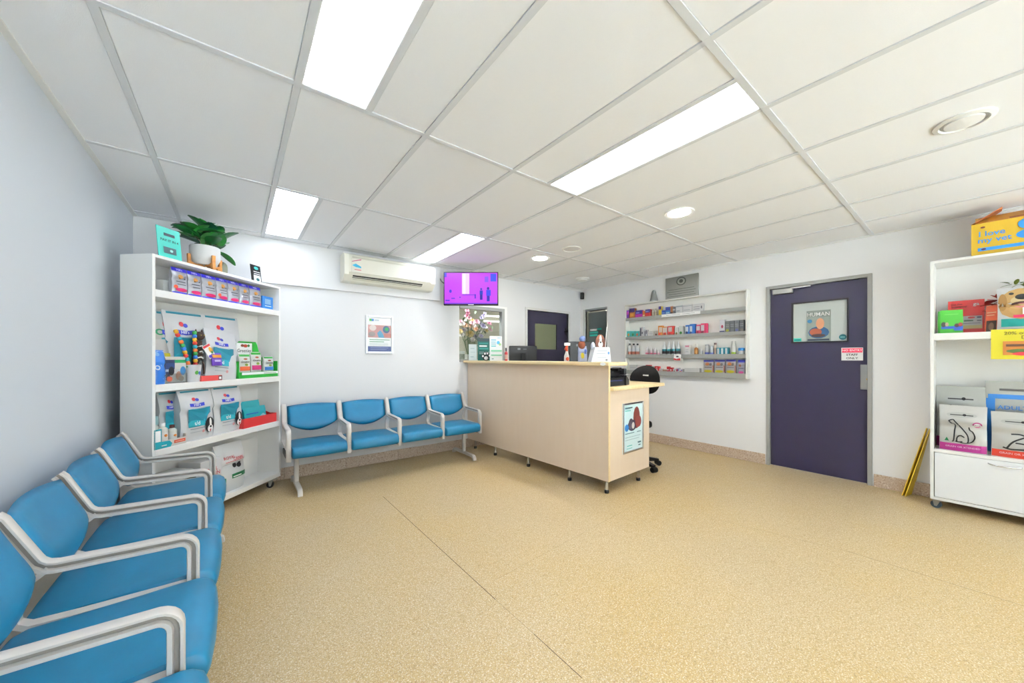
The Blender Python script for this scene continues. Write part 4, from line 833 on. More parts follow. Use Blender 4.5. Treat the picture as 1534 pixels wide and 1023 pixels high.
G().tube([(.01, 0, .15), (.05, -.02, .17), (.06, -.03, .12), (.055, -.035, .05)], .006, FUR, 8).obj('tail', t)
t = LT('treat_packet', 'purple and orange snack packets on the front of the leaning bag', 'packet', LSP(323, 540, 0)[0], -.012, z3+.12, 0, rx=-.1); w, h = .085, .10
S = bag(t, w, h, .018, M('6A3FB8', .35)); deco(t, [('r', 'orange_band', -w*.45, w*.45, h*.62, h*.86, M('F0A028', .4)), ('r', 'white_band', -w*.3, w*.3, h*.3, h*.45, M('CFC4EE', .4))], S)
t = LT('treat_packet', 'white hang tag card with rainbow ring on the leaning bag', 'packet', LSP(318, 522, 0)[0], -.004, z3+.185, 0, rx=-.1); t.rotation_euler = (-.1, -.5, LA)
S = carton(t, .06, .11, .006, BRIGHT); deco(t, [('r', 'red_tip', -.03, .03, .09, .108, RED), ('e', 'rainbow_ring', .0, .028, .03, .085, M('E8A82A', .5)), ('e', 'ring_green', .005, .022, .028, .05, M('35A25A', .5)), ('e', 'blue_mark', -.028, -.004, .006, .03, M('4338B8', .5))], S)
# green display of dental treats
x0, _ = LSP(357, 560, .02); x1, _ = LSP(415, 560, .02); w = x1-x0
t = LT('treat_display', 'green Greenies cardboard display with three pouches', 'display stand', (x0+x1)/2, .07, z3); GR = M('25B036', .4); GD = M('168028', .4)
G().box(-w/2, w/2, -.055, .055, 0, .028, GD).box(-w/2, w/2, -.058, -.055, 0, .055, GR).box(-w/2, -w/2+.004, -.055, .055, 0, .15, GR).box(w/2-.004, w/2, -.055, .055, 0, .15, GR).obj('tray', t, smooth=0)
G().prism([(-w*.5, 0), (w*.5, 0), (w*.5, .17), (w*.28, .19), (w*.2, .30), (w*.16, .33), (-w*.46, .33), (-w*.5, .30)], .045, .052, GR, 'y').obj('back_card', t, smooth=0)
deco(t, [('r', 'white_header', -w*.32, w*.06, .215, .315, BRIGHT), ('t', 'Greenies', -w*.13, .245, .042, INK), ('e', 'bone_mark', -w*.16, -w*.05, .275, .305, M('D84A2A', .5)), ('e', 'bone_mark', -w*.22, -w*.14, .28, .305, M('8A4A2A', .5)), ('e', 'bone_mark', -w*.06, w*.0, .28, .305, M('2F8A3A', .5))], lambda x, z: .045)
deco(t, [('r', 'white_band', -w*.44, w*.5, .03, .052, BRIGHT), ('r', 'dark_line', w*.1, w*.45, .036, .04, M('445048', .5))], lambda x, z: -.058)
for q, (cx_, hh, band) in enumerate(((-w*.29, .185, 'EF6A3A'), (w*.02, .205, 'E23A86'), (w*.33, .165, '3F8FE0'))):
    tt = LT('treat_pouch', 'white dental treat pouch with %s band in the green display' % ('an orange', 'a pink', 'a blue')[q], 'pouch', (x0+x1)/2+cx_, .055+.01*(q == 1), z3+.03, 0, 'pouches in the green display'); pw = w*.27
    S = bag(tt, pw, hh, .035, M('EDEFEA', .3, bump=.2, scale=40)); h = hh
    deco(tt, [('r', 'green_top', -pw*.45, pw*.45, h*.88, h*.97, GR), ('e', 'bone_mark', -pw*.15, pw*.2, h*.72, h*.8, M('B5502A', .5)), ('t', 'Greenies', 0, h*.62, pw*.2, INK), ('e', 'treat_picture', -pw*.05, pw*.25, h*.42, h*.54, M('8FA83A', .5)), ('r', 'flavour_band', -pw*.45, pw*.45, h*.2, h*.4, M(band, .4)), ('r', 'foot_band', -pw*.45, pw*.45, h*.04, h*.1, M(band, .4))], S)
# ================================================================== FOURTH SHELF (z = 0.64)
z4 = LZ['s4']
food_bag('grey dental food bag at the back left of the lower shelf', 246, 275, 588, z4, .09, .09, m=BAGG, words=None, dog=False, scale_w=1.25)
food_bag('front dental food bag with a collie picture on the lower shelf', 274, 324, 586, z4, .012, .11)
food_bag('dental food bag with a collie picture beside the red tray', 324, 366, 581, z4, .03, .11)
x0, _ = LSP(229.5, 660, .005); x1, _ = LSP(279, 650, .005)
t = LT('display_tray', 'white and teal display tray holding bottles on the lower shelf', 'display stand', (x0+x1)/2, .05, z4-.0); w = x1-x0; h = .05
G().box(-w/2, w/2, -.046, -.043, 0, h, M('EFE9E2', .4)).box(-w/2, w/2, .04, .043, 0, .09, M('D9CDBD', .5)).box(-w/2, -w/2+.003, -.043, .04, 0, .07, M('E4DACB', .5)).box(w/2-.003, w/2, -.043, .04, 0, .07, M('E4DACB', .5)).box(-w/2, w/2, -.043, .04, 0, .003, M('E4DACB', .5)).obj('tray', t, smooth=0)
deco(t, [('p', 'teal_front', -w*.5, w*.05, 0, h*.98, M('20B4C4', .4), [(0, 0), (.9, .0), (1, .45), (.85, .9), (0, 1)]), ('r', 'white_lettering', -w*.46, -w*.12, h*.3, h*.42, BRIGHT), ('r', 'orange_panel', w*.1, w*.46, h*.35, h*.78, M('EA5A34', .4)), ('r', 'orange_lettering', w*.14, w*.42, h*.5, h*.6, M('F7C9B8', .4))], lambda x, z: -.046)
G().box(-w/2, -w/2+w*.22, -.050, -.046, .0, .135, M('20B4C4', .4)).box(-w/2+.008, -w/2+w*.19, -.0515, -.050, .05, .125, BRIGHT).obj('side_card', t, smooth=0)
GB = M('E9EBE2', .35)
for q, (px_, hh, r, l) in enumerate(((242, .165, .030, 'tall white ear care bottle in the teal display tray'), (257, .14, .026, 'shorter white bottle with a dark cap in the teal display tray'), (236, .215, .026, 'pale blue topped bottle at the back of the teal display tray'))):
    xx, _ = LSP(px_, 640, .05); b = LT('bottle', l, 'bottle', xx, .045+.03*(q == 2), z4+.003, 0, 'bottles in the teal display tray')
    bottle(b, r, hh, GB if q < 2 else M('D9E4DA', .3), (BRIGHT, M('5A2A22', .5), M('9CC8CC', .4))[q], M('F4F4EF', .4), capr=.55 if q < 2 else .8, neck=.72 if q < 2 else .6)
    if q < 2:
        G().lathe([(r*1.02, hh*.04), (r*1.02, hh*.17)], M('8CBF2F', .5), cap=False).obj('green_band', b)
        deco(b, [('e', 'orange_mark', -.012, .008, hh*.42, hh*.54, M('E8892A', .5))], lambda x, z, r=r: -math.sqrt(max(1e-6, (r*1.013)**2-x*x)))
x0, _ = LSP(364.5, 625, .01); x1, _ = LSP(414, 625, .01); w = x1-x0
t = LT('display_tray', 'red open tray on the lower shelf', 'display stand', (x0+x1)/2, .075, z4); RD = M('D9302F', .4)
G().box(-w/2, w/2, -.065, -.062, 0, .085, RD).box(-w/2, w/2, .058, .061, 0, .105, RD).box(-w/2, -w/2+.003, -.062, .058, 0, .085, RD).prism([(-.062, 0), (.058, 0), (.058, .105), (.0, .085), (-.062, .085)], w/2-.003, w/2, RD, 'x').box(-w/2, w/2, -.062, .058, 0, .003, RD).obj('tray', t, smooth=0)
for q, (cx_, rot, l) in enumerate(((-w*.08, .05, 'teal dental treat pouch standing upright in the red tray'), (w*.0, -.25, 'teal dental treat pouch tilted in front in the red tray'))):
    b = LT('treat_pouch', l, 'pouch', (x0+x1)/2+cx_, .09-.03*q, z4+.01, 0, 'teal pouches in the red tray'); b.rotation_euler = (-.12, rot*.0, LA); hh = .215-.055*q; pw = w*.66
    S = bag(b, pw, hh, .03, M('25ADB8', .3, bump=.2, scale=30)); deco(b, [('r', 'brand_bar', -pw*.42, pw*.1, hh*.58, hh*.65, M('2B46C4', .4)), ('p', 'pale_patch', -pw*.1, pw*.45, hh*.2, hh*.55, M('C8E2E6', .4), [(0, 0), (1, 0), (1, .6), (.8, 1), (.3, .4)])], S)
# ================================================================== BOTTOM SHELF
zb_ = LZ['bottom']
x0, _ = LSP(330, 700, .03); x1, zt = LSP(371, 665, .03); w = (x1-x0)
t = LT('food_bag', 'white ROYAL CANIN bag with a green label on the bottom shelf', 'food bag', (x0+x1)/2, .10, zb_, .0); h = .40
S = bag(t, w, h, .14, M('ECEEEE', .35, bump=.3, scale=18)); GN = M('1F7A4A', .4)
deco(t, [('t', 'ROYAL', -w*.14, h*.72, w*.12, RED), ('t', 'CANIN', w*.16, h*.67, w*.12, RED), ('r', 'red_rule', -w*.3, w*.38, h*.63, h*.64, RED), ('e', 'dog_mark', -w*.02, w*.12, h*.48, h*.58, INK), ('e', 'dog_mark', w*.12, w*.3, h*.46, h*.56, INK), ('e', 'dog_mark', w*.2, w*.3, h*.54, h*.6, INK), ('r', 'green_label', -w*.1, w*.46, h*.27, h*.36, GN), ('r', 'green_label_inner', -w*.06, w*.25, h*.29, h*.31, BRIGHT), ('r', 'green_strip', -w*.46, -w*.3, h*.08, h*.32, M('2FA58A', .4)), ('r', 'green_edge', -w*.49, -w*.43, h*.3, h*.8, GN)], S)
for q, (xx, yy, zz, ww, hh, dd, c, l) in enumerate(((.18, .11, zb_, .30, .16, .2, 'E4E6E4', 'white bag lying flat at the bottom of the left shelf pile'), (.18, .11, zb_+.162, .30, .14, .2, 'D9DBD6', 'pale bag lying on top of the pile on the bottom left shelf'), (.432, .10, zb_, .18, .33, .19, 'E8EAEA', 'white box with red writing beside the pile on the bottom shelf'))):
    t = LT('food_bag' if q < 2 else 'food_box', l, 'food bag' if q < 2 else 'box', xx, yy, zz)
    G().box(-ww/2, ww/2, -dd/2, dd/2, 0, hh, M(c, .4, bump=.4, scale=15), bev=.035 if q < 2 else .004, seg=3).obj('pouch' if q < 2 else 'carton', t)
    S = lambda x, z, dd=dd: -dd/2
    deco(t, [[('r', 'green_panel', .03, .14, .03, .08, M('1B6A44', .4)), ('e', 'blue_mark', -.04, .0, .04, .06, M('3C46C8', .4)), ('r', 'grey_panel', -.14, -.06, .04, .07, M('B9BCC4', .4))], [('r', 'olive_panel', .0, .13, .02, .085, M('5E604C', .4)), ('r', 'dark_panel', .07, .13, .02, .05, M('22402F', .4)), ('e', 'green_mark', -.15, -.12, .05, .07, M('4FA33A', .4))], [('t', 'ROYAL', -.01, .25, .04, RED), ('t', 'CANIN', .01, .215, .04, RED), ('r', 'red_mark', -.08, -.05, .23, .27, M('E8B0B0', .4))]][q], S)
# ================================================================== ON THE COUNTER
def KT(name, label, cat, lx, ly, z=KZ, rz=0.0, group=None, rx=0.0): return thing(name, label, cat, KW(lx, ly, z), rz, group, rx)
FACE = -YAW+.25                          # things on the counter turned towards the waiting room
def kspan(p0, p1, d, py=530): a, b = KP(p0, py, d)[0], KP(p1, py, d)[0]; return (a+b)/2, abs(a-b)
def kh(px, py, d): return KP(px, py, d)[1]-KZ
def kw(px0, px1, d):                     # width seen square on at that distance
    y = (KP(px0, 530, d)[0]+KP(px1, 530, d)[0])/2; P = KW(d, y, 0); Z = P.x*SY+P.y*CY_; return (px1-px0)/F_PX*Z
# flower arrangement
FB = hit(702, 530, (0, YB+.27, 0), (0, 1, 0)); FB.z = 1.2
t = thing('flower_vase', 'pastel bouquet of roses and stocks in a white square pot by the window', 'flowers', FB)
VW = M('E8E8E4', .35)
G().box(-.055, .055, -.055, .055, 0, .11, VW, bev=.006).obj('pot', t); 
def blossom(m1, m2, n=7, layers=3):
    g = G()
    for L in range(layers):
        r = 1-.3*L
        for q in range(n-L):
            a = 2*math.pi*q/(n-L)+L*.5; ca, sa = math.cos(a), math.sin(a); tx, ty = -sa, ca
            vs = []
            for (u, v, z) in ((0, 0, -.1), (.6, -.38, .12+.25*L), (.6, .38, .12+.25*L), (1, -.22, .35+.3*L), (1, .22, .35+.3*L)):
                vs.append(((ca*u+tx*v)*r, (sa*u+ty*v)*r, z))
            g.add(vs, [(0, 1, 2), (1, 3, 4, 2)], m1 if L < layers-1 else m2)
    return g.mesh('blossom', 60)
BM = [blossom(M('F3DDA6', .6), M('EBC878', .6)), blossom(M('F3C9A8', .6), M('F0B48E', .6)), blossom(M('F1EDEA', .6), M('E8DCE0', .6)), blossom(M('C9BEDB', .6), M('B3A6D0', .6)), blossom(M('E79AB4', .6), M('DB7FA2', .6)), blossom(M('F0C6D2', .6), M('E8A9BE', .6))]
FG = [leaf_mesh(.09, .03, M('3E6B33', .5), M('5C8A4A', .5), .2, .3), leaf_mesh(.07, .028, M('577F3E', .5), M('6F9A56', .5), .2, .2), leaf_mesh(.08, .03, M('2C5230', .5), M('3E6B3E', .5), .2, .4)]
rr = random.Random(11)
def flower(px, py, m, r, d=None):
    P = hit(px, py, (0, YB+.27+rr.uniform(-.09, .05), 0), (0, 1, 0))-FB
    G().tube([(P.x*.15, P.y*.15, .10), (P.x*.6, P.y*.6, .08+P.z*.55), tuple(P)], .0025, M('4C6E3C', .6), 5).obj('stem', t)
    dirv = Vector((P.x, P.y-.02, P.z-.2))*.6+Vector((-.16, -.28, .08)); q = dirv.to_track_quat('Z', 'Y')
    o = put('blossom', BM[m], t, tuple(P)); o.rotation_euler = q.to_euler(); o.scale = (r*1.5, r*1.5, r*1.5)
rr2 = random.Random(3)
for (px, py, m, r) in ((704, 501, 0, .042), (697.5, 488, 1, .034), (713, 494, 1, .034), (707, 484, 5, .03), (693, 486, 2, .03), (700, 493, 2, .03), (689.5, 497, 0, .03), (692, 502, 2, .03), (694, 495, 3, .025), (712, 505, 3, .03), (708, 509, 2, .027), (720, 504, 3, .028), (723, 489, 3, .036), (727, 491, 2, .028), (719, 485, 3, .03), (714, 483, 5, .034), (732, 485, 4, .032), (733, 494, 5, .034), (728, 496, 0, .025), (718, 497, 2, .026), (700, 466, 4, .024), (701, 470, 4, .024), (699, 474, 4, .024), (703, 477, 5, .026), (708, 480, 0, .02), (724, 474, 3, .026), (721, 477, 3, .025), (726, 470, 3, .02), (690, 482, 5, .024), (697, 480, 2, .022), (705, 489, 1, .03), (710, 489, 2, .026)):
    flower(px, py, m, r)
for q in range(34):
    px, py = rr2.uniform(692, 732), rr2.uniform(480, 514); P = hit(px, py, (0, YB+.27+rr2.uniform(-.04, .08), 0), (0, 1, 0))-FB
    put('leaf', FG[q % 3], t, tuple(P), (rr2.uniform(-.2, 1.1), rr2.uniform(-.4, .4), rr2.uniform(0, 6.28)))
for (px, py) in ((737, 493), (711, 466), (724, 464), (712, 470)):
    P = hit(px, py, (0, YB+.27, 0), (0, 1, 0))-FB; put('leaf', FG[0], t, tuple(P), (.9, 0, rr2.uniform(0, 6.28)))
# glass vase with water at the far end
JB = hit(691, 530, (0, YB+.19, 0), (0, 1, 0)); JB.z = 1.2
t = thing('glass_jar', 'clear glass jar with a white lid at the left end of the window ledge', 'jar', JB)
G().lathe([(.05, 0), (.052, .01), (.052, .11), (.046, .115)], glass('jar_glass', 'DDE3DF', .18), seg=20).obj('jar', t); G().lathe([(.05, .115), (.053, .12), (.053, .15), (.048, .155)], M('E6E8E6', .4), seg=20).obj('lid', t)
def card(name, label, cat, px0, px1, pyt, d, m, rz=FACE, thick=.006, lean=-.08, group=None):
    yc_, _ = kspan(px0, px1, d); w = kw(px0, px1, d); h = kh((px0+px1)/2, pyt, d)
    t = KT(name, label, cat, d, yc_, KZ, rz, group, lean); G().box(-w/2, w/2, 0, thick, 0, h, m, bev=.001).obj('panel', t, smooth=0)
    G().box(-w/2*.8, w/2*.8, thick, .05, 0, .004, M('DCE4E4', .3)).obj('foot', t, smooth=0)
    return t, w, h
t, w, h = card('brochure_holder', 'small white brochure holder in front of the bouquet', 'brochure holder', 702.5, 714.5, 515.5, .0, M('E4F0F2', .3))
deco(t, [('r', 'text_bar', -w*.3, w*.2, h*.72, h*.76, M('A9C6C8', .4)), ('r', 'text_bar', -w*.3, w*.3, h*.5, h*.53, M('BBD2D4', .4)), ('r', 'text_bar', -w*.3, w*.1, h*.2, h*.24, M('9FBEC2', .4))], lambda x, z: 0)
t, w, h = card('counter_sign', 'dark teal information sign behind the paw print', 'sign', 716, 736, 506.5, .13, M('0F6B62', .4))
deco(t, [('r', 'top_band', -w*.5, w*.5, h*.86, h, M('33474C', .4)), ('r', 'text_bar', -w*.38, w*.3, h*.74, h*.80, M('37A79A', .4)), ('r', 'text_bar', -w*.38, w*.2, h*.62, h*.68, BRIGHT), ('r', 'text_bar', -w*.38, w*.3, h*.5, h*.56, M('37A79A', .4)), ('r', 'text_bar', -w*.4, w*.4, h*.36, h*.39, M('B9D8D4', .4)), ('r', 'text_bar', -w*.4, w*.4, h*.29, h*.32, M('B9D8D4', .4))], lambda x, z: 0)
t, w, h = card('counter_sign', 'white sign with blue and green circles and green bars', 'sign', 734, 753, 503, .0, M('F6F7F5', .35))
GB2 = M('7CCFA0', .4); BB = M('7CC4D6', .4)
deco(t, [('r', 'logo', w*.12, w*.4, h*.9, h*.95, M('B9D6EA', .4)), ('r', 'text_bar', -w*.38, w*.02, h*.82, h*.86, BB), ('r', 'text_bar', -w*.38, w*.0, h*.74, h*.77, BB), ('r', 'text_bar', -w*.38, w*.0, h*.66, h*.69, BB), ('r', 'text_bar', -w*.38, w*.0, h*.57, h*.61, M('49C6C9', .4)), ('e', 'blue_circle', w*.06, w*.32, h*.66, h*.80, M('4FB4E0', .4)), ('e', 'green_circle', w*.22, w*.42, h*.61, h*.71, M('A6D48A', .4)), ('r', 'green_bar', -w*.4, w*.46, h*.37, h*.43, GB2), ('r', 'green_bar', -w*.4, w*.46, h*.2, h*.25, GB2), ('r', 'text_bar', -w*.36, -w*.2, h*.06, h*.09, M('5B7A86', .4))], lambda x, z: 0)
# paw print cut-out
yp, _ = kspan(721.5, 735, -.045); pw_ = kw(721.5, 735, -.045); ph_ = kh(728, 527, -.045)
t = KT('paw_ornament', 'black and white paw print cut out standing on the counter', 'ornament', -.045, yp, KZ, FACE)
def disc(g, cx, cz, rx, rz_, m, y0, y1): g.prism([(cx+rx*math.cos(a*math.pi/8), cz+rz_*math.sin(a*math.pi/8)) for a in range(16)], y0, y1, m, 'y')
pads = [(0, ph_*.3, pw_*.30, ph_*.3), (-pw_*.36, ph_*.52, pw_*.13, ph_*.17), (-pw_*.13, ph_*.8, pw_*.12, ph_*.19), (pw_*.14, ph_*.82, pw_*.12, ph_*.18), (pw_*.38, ph_*.58, pw_*.12, ph_*.17)]
g = G()
for (a, b, c_, d) in pads: disc(g, a, b, c_*1.25, d*1.15 if b > ph_*.35 else d, INK, 0, .006)
g.obj('outline', t, smooth=0)
for k2, (a, b, c_, d) in enumerate(pads):
    g = G(); disc(g, a, b, c_*.75, d*.7, BRIGHT, -.003, 0); g.obj('pad', t, smooth=0)
# small red bottle
yb2, _ = kspan(756, 760.5, .05)
t = KT('bottle', 'small red bottle with a black top beside the white sign', 'bottle', .05, yb2); r = kw(756, 760.5, .05)/2; bottle(t, r, kh(758, 521, .05), RED, INK, M('E9B8A8', .4), capr=.5, neck=.6)
# monitors, seen from behind, on the lower desk
def monitor(label, px0, px1, pyt, d, rz, wscale=1.0):
    yy, _ = kspan(px0, px1, d); w = kw(px0, px1, d)*wscale; zt = KP((px0+px1)/2, pyt, d)[1]-KD; h = .3
    t = thing('monitor', label, 'monitor', KW(d, yy, KD), rz, 'desk monitors')
    G().box(-w/2, w/2, 0, .035, zt-h, zt, BLACK, bev=.008).obj('rear_shell', t); G().box(-w/2+.01, w/2-.01, .035, .037, zt-h+.012, zt-.01, M('20242A', .2)).obj('screen', t, smooth=0)
    G().box(-.03, .03, -.03, 0, .02, zt-.10, BLACK, bev=.006).obj('stand_neck', t); G().box(-.11, .11, -.09, .09, 0, .014, BLACK, bev=.004).obj('stand_foot', t)
    G().box(-w*.2, -w*.1, -.0012, .0, zt-.055, zt-.03, M('8E9094', .4)).obj('maker_badge', t, smooth=0); G().box(w*.0, w*.12, -.0012, .0, zt-.05, zt-.04, M('6E7074', .4)).obj('maker_badge', t, smooth=0)
    return t
monitor('black monitor seen from behind near the middle of the counter', 763.5, 806, 518, .48, FACE-.1)
monitor('black monitor seen from behind next to the spray bottle', 852, 888, 511.5, .48, FACE+.1)
# spray bottle
ys_, _ = kspan(845, 853, .1); h = kh(849, 513.5, .1)
t = KT('spray_bottle', 'white and orange trigger spray bottle on the counter', 'bottle', .1, ys_, KZ, FACE); OR = M('E5531F', .4)
r = kw(845, 853, .1)/2
G().lathe([(r*.9, 0), (r, .01), (r*.95, h*.3), (r*.5, h*.48), (r*.35, h*.55)], M('EFEDE8', .35)).obj('body', t); G().lathe([(r*.42, h*.55), (r*.42, h*.68), (r*.3, h*.7)], OR).obj('collar', t)
G().box(-r*.9, r*1.3, -.012, .012, h*.84, h, BRIGHT, bev=.003).box(-r*.3, r*.3, -.01, .01, h*.68, h*.86, OR).prism([(-r*.3, h*.84), (-r*1.0, h*.62), (-r*.7, h*.62), (-r*.0, h*.8)], -.006, .006, OR, 'y').obj('trigger_head', t, smooth=0)
deco(t, [('e', 'orange_label', -r*.7, r*.6, h*.04, h*.24, OR)], lambda x, z: -math.sqrt(max(1e-6, (r*.98)**2-x*x)))
# gift bag / toy pack
yg, _ = kspan(866, 879, .06); w = kw(865.5, 879, .06); h = kh(872, 504, .06)
t = KT('gift_pack', 'blue and white gift pack with a brown toy in its top', 'packet', .06, yg, KZ, FACE)
S = bag(t, w, h*.62, .05, M('C3CCEA', .4, bump=.3)); deco(t, [('e', 'yellow_mark', -w*.3, w*.1, h*.12, h*.36, M('E6D02E', .4)), ('e', 'blue_mark', w*.1, w*.42, h*.3, h*.5, M('4A6AC8', .4))], S)
G().sph((-.01, -.005, h*.66), (w*.42, .03, h*.17), M('A85A3A', .8, bump=.6, scale=60)).obj('brown_toy', t); G().sph((-.004, -.01, h*.90), (w*.38, .025, h*.12), M('8FA6E0', .6)).obj('blue_bow', t)
# card box with a dog cut-out
yd, _ = kspan(878, 911, .0); w = kw(878, 910, .0); h = kh(894, 520, .0)
t = KT('card_box', 'white card box with a brown spaniel picture standing up', 'display stand', .03, yd, KZ, FACE)
G().prism([(-w/2, 0), (w/2, 0), (w*.43, h), (-w*.32, h)], -.05, .03, M('F2F4F6', .4), 'y').obj('carton', t, smooth=0)
deco(t, [('r', 'text_bar', -w*.2, w*.3, h*.74, h*.77, M('AAB4C0', .4)), ('r', 'text_bar', -w*.25, w*.2, h*.55, h*.58, M('AAB4C0', .4)), ('r', 'text_bar', -w*.2, w*.25, h*.3, h*.33, M('AAB4C0', .4)), ('e', 'blue_mark', w*.32, w*.42, h*.5, h*.7, M('5A8FC8', .4)), ('e', 'grey_mark', w*.2, w*.32, h*.08, h*.2, M('7A7A86', .4))], lambda x, z: -.05)
hd = kh(897, 502, .0); cxd = w*.10; BRN = M('8C4A2A', .6)
G().prism([(cxd+w*.24*math.cos(a*math.pi/10), (h*.9+hd)/2+(hd-h*.75)/2*math.sin(a*math.pi/10)) for a in range(20)], .005, .011, BRN, 'y').obj('dog_cutout', t, smooth=0)
zc_ = (h*.9+hd)/2; rz_ = (hd-h*.75)/2
deco(t, [('e', 'dog_blaze', cxd-w*.06, cxd+w*.07, zc_-rz_*.3, zc_+rz_*.9, M('F0E6DC', .5)), ('e', 'dog_muzzle', cxd-w*.12, cxd+w*.13, zc_-rz_*.7, zc_+rz_*.1, M('EFE8E2', .5)), ('e', 'dog_nose', cxd-w*.04, cxd+w*.05, zc_-rz_*.15, zc_+rz_*.1, INK), ('e', 'dog_ear', cxd-w*.25, cxd-w*.12, zc_-rz_*.8, zc_+rz_*.4, M('6E3519', .6)), ('e', 'dog_ear', cxd+w*.12, cxd+w*.25, zc_-rz_*.8, zc_+rz_*.4, M('6E3519', .6)), ('e', 'dog_eye', cxd-w*.1, cxd-w*.05, zc_+rz_*.2, zc_+rz_*.4, INK), ('e', 'dog_eye', cxd+w*.06, cxd+w*.11, zc_+rz_*.2, zc_+rz_*.4, INK)], lambda x, z: .005)
G().sph((-w*.3, .0, h*1.05), (w*.11, .02, h*.3), M('DCE2EE', .4)).obj('white_puff', t)
G().cyl((w*.34, 0, h*.9), (w*.42, 0, kh(907, 488, .0)), .0035, BRIGHT).obj('stick', t)
ylb, zlb = KP(903, 540.5, -.076)
t = thing('price_tag', 'small white oval tag on the counter edge', 'tag', KW(-.0755, ylb, KZ-.017), KA-math.pi/2); G().lathe([(.03, -.001), (.03, .001)], BRIGHT, Matrix.Diagonal((1, 1, .5, 1)) @ Matrix.Rotation(math.pi/2, 4, 'X'), 16).obj('tag_face', t)
# printer and phone on the lower desk at the counter end
t = thing('printer', 'black compact printer on the low desk at the counter end', 'printer', KW(.20, .17, KD), KA)
BK2 = M('15161C', .35)
G().box(-.14, .13, -.13, .15, 0, .085, BK2, bev=.008).obj('body', t); G().box(-.13, .10, -.10, .14, .085, .145, BLACK, bev=.012).obj('lid', t); G().box(-.12, .08, -.136, -.13, .05, .056, M('4550A0', .4)).obj('blue_line', t, smooth=0); G().prism([(.06, .145), (.12, .145), (.12, .175), (.06, .165)], -.10, -.0, BLACK, 'y').obj('control_panel', t, smooth=0)
t = thing('card_terminal', 'black card payment terminal beside the printer', 'card terminal', KW(.385, .10, KD), KA+.3)
G().prism([(-.05, 0), (.06, 0), (.06, .05), (-.05, .10)], -.05, .05, BK2, 'y').obj('body', t, smooth=0); G().box(-.04, .02, -.035, .035, .10, .165, BLACK, bev=.006).obj('screen_head', t); 
# ================================================================== WALL CABINET GOODS
IX = XR-.048                              # depth of the goods in the cabinet
def CT(name, label, cat, px0, px1, pytop, shelf, group, rz=0.0, d=IX):
    a = hit(px0, 500, (d, 0, 0), N1).y; b = hit(px1, 500, (d, 0, 0), N1).y; z = CSZ[shelf][0]; zt = hit((px0+px1)/2, pytop, (d, 0, 0), N1).z
    return thing(name, label, cat, (d, (a+b)/2, z), RW+rz, group), a-b, zt-z
GRP = ['goods on the top cabinet shelf', 'goods on the second cabinet shelf', 'goods on the third cabinet shelf', 'goods on the bottom cabinet shelf']
def cbox(label, px0, px1, pyt, sh, c, bands=(), rz=0.0, name='carton_box', d=IX, dep=.05):
    t, w, h = CT(name, label, 'box', px0, px1, pyt, sh, GRP[sh], rz, d); S = carton(t, w*.96, h, dep, M(c, .4))
    deco(t, [('r' if len(bn) < 6 else bn[5], 'print_patch', -w*.48+w*.96*bn[0], -w*.48+w*.96*bn[1], h*bn[2], h*bn[3], M(bn[4], .4)) for bn in bands], S)
def cbottle(label, px0, px1, pyt, sh, c, cap, lab, cone=False, capr=.55, neck=.72, band=None):
    t, w, h = CT('bottle', label, 'bottle', px0, px1, pyt, sh, GRP[sh]); bottle(t, w/2*.92, h, M(c, .35), M(cap, .4), M(lab, .4) if lab else None, capr, neck, cone, 14)
    if band: G().lathe([(w/2*.945, h*band[0]), (w/2*.945, h*band[1])], M(band[2], .4), seg=14, cap=False).obj('colour_band', t)
def cbag(label, px0, px1, pyt, sh, c, items):
    t, w, h = CT('treat_pouch', label, 'pouch', px0, px1, pyt, sh, GRP[sh]); S = bag(t, w*.96, h, .045, M(c, .35, bump=.2, scale=40))
    deco(t, [(k, n, -w*.48+w*.96*a, -w*.48+w*.96*b, h*c0, h*c1, M(m, .4)) for (k, n, a, b, c0, c1, m) in items], S)
# top shelf
cbox('purple box at the far left end of the top cabinet shelf', 939, 943.5, 465, 0, '7A2FA0', [(0, 1, .5, .8, 'C23AA0')])
cbox('orange and navy box tilted on the top cabinet shelf', 944, 952.5, 462, 0, 'B8692A', [(0, 1, .6, 1, '3A2470'), (.2, .8, .2, .5, 'E0A03A')])
cbox('navy and magenta box on the top cabinet shelf', 953, 963.5, 465, 0, 'C02AB0', [(0, 1, .5, 1, '2E2A8A'), (.1, .6, .6, .75, '8A86D8')])
cbox('narrow orange box between navy and red boxes on the top cabinet shelf', 964, 967.5, 466, 0, 'D8742A', [(0, 1, .2, .4, 'F2D0A0')])
cbox('red and navy box on the top cabinet shelf', 968, 975.5, 463.5, 0, 'D83030', [(0, 1, .55, 1, '2A3488'), (.1, .7, .65, .8, '9AA6E0')])
cbottle('left small grey white bottle on the top cabinet shelf', 976.5, 980, 463, 0, 'DCDAD4', 'C9C6BE', 'C2B8A8')
cbottle('right small grey white bottle on the top cabinet shelf', 980.5, 984, 462.5, 0, 'DCDAD4', 'C9C6BE', 'B8AE9E')
cbox('yellow and purple box on the top cabinet shelf', 988, 992, 459, 0, 'E2C42A', [(0, 1, .65, 1, '4A3A9A')])
cbox('small blue box left of the taller blue box on the top cabinet shelf', 992.5, 998, 465, 0, '2A62C8', [(.1, .9, .4, .6, '8AB0EA')])
cbox('taller blue box with navy top on the top cabinet shelf', 998.2, 1005, 460, 0, '2F8AD8', [(0, 1, .55, 1, '2C3E9A'), (.1, .9, .2, .35, 'BFDCF2')])
cbox('brown and dark box on the top cabinet shelf', 1005.5, 1009, 459, 0, 'B0703A', [(0, 1, .0, .3, '3A3230')])
cbox('dark grey narrow box on the top cabinet shelf', 1009.3, 1013, 459.5, 0, '6A6E74', [(0, 1, .5, .7, 'C9CCD0')])
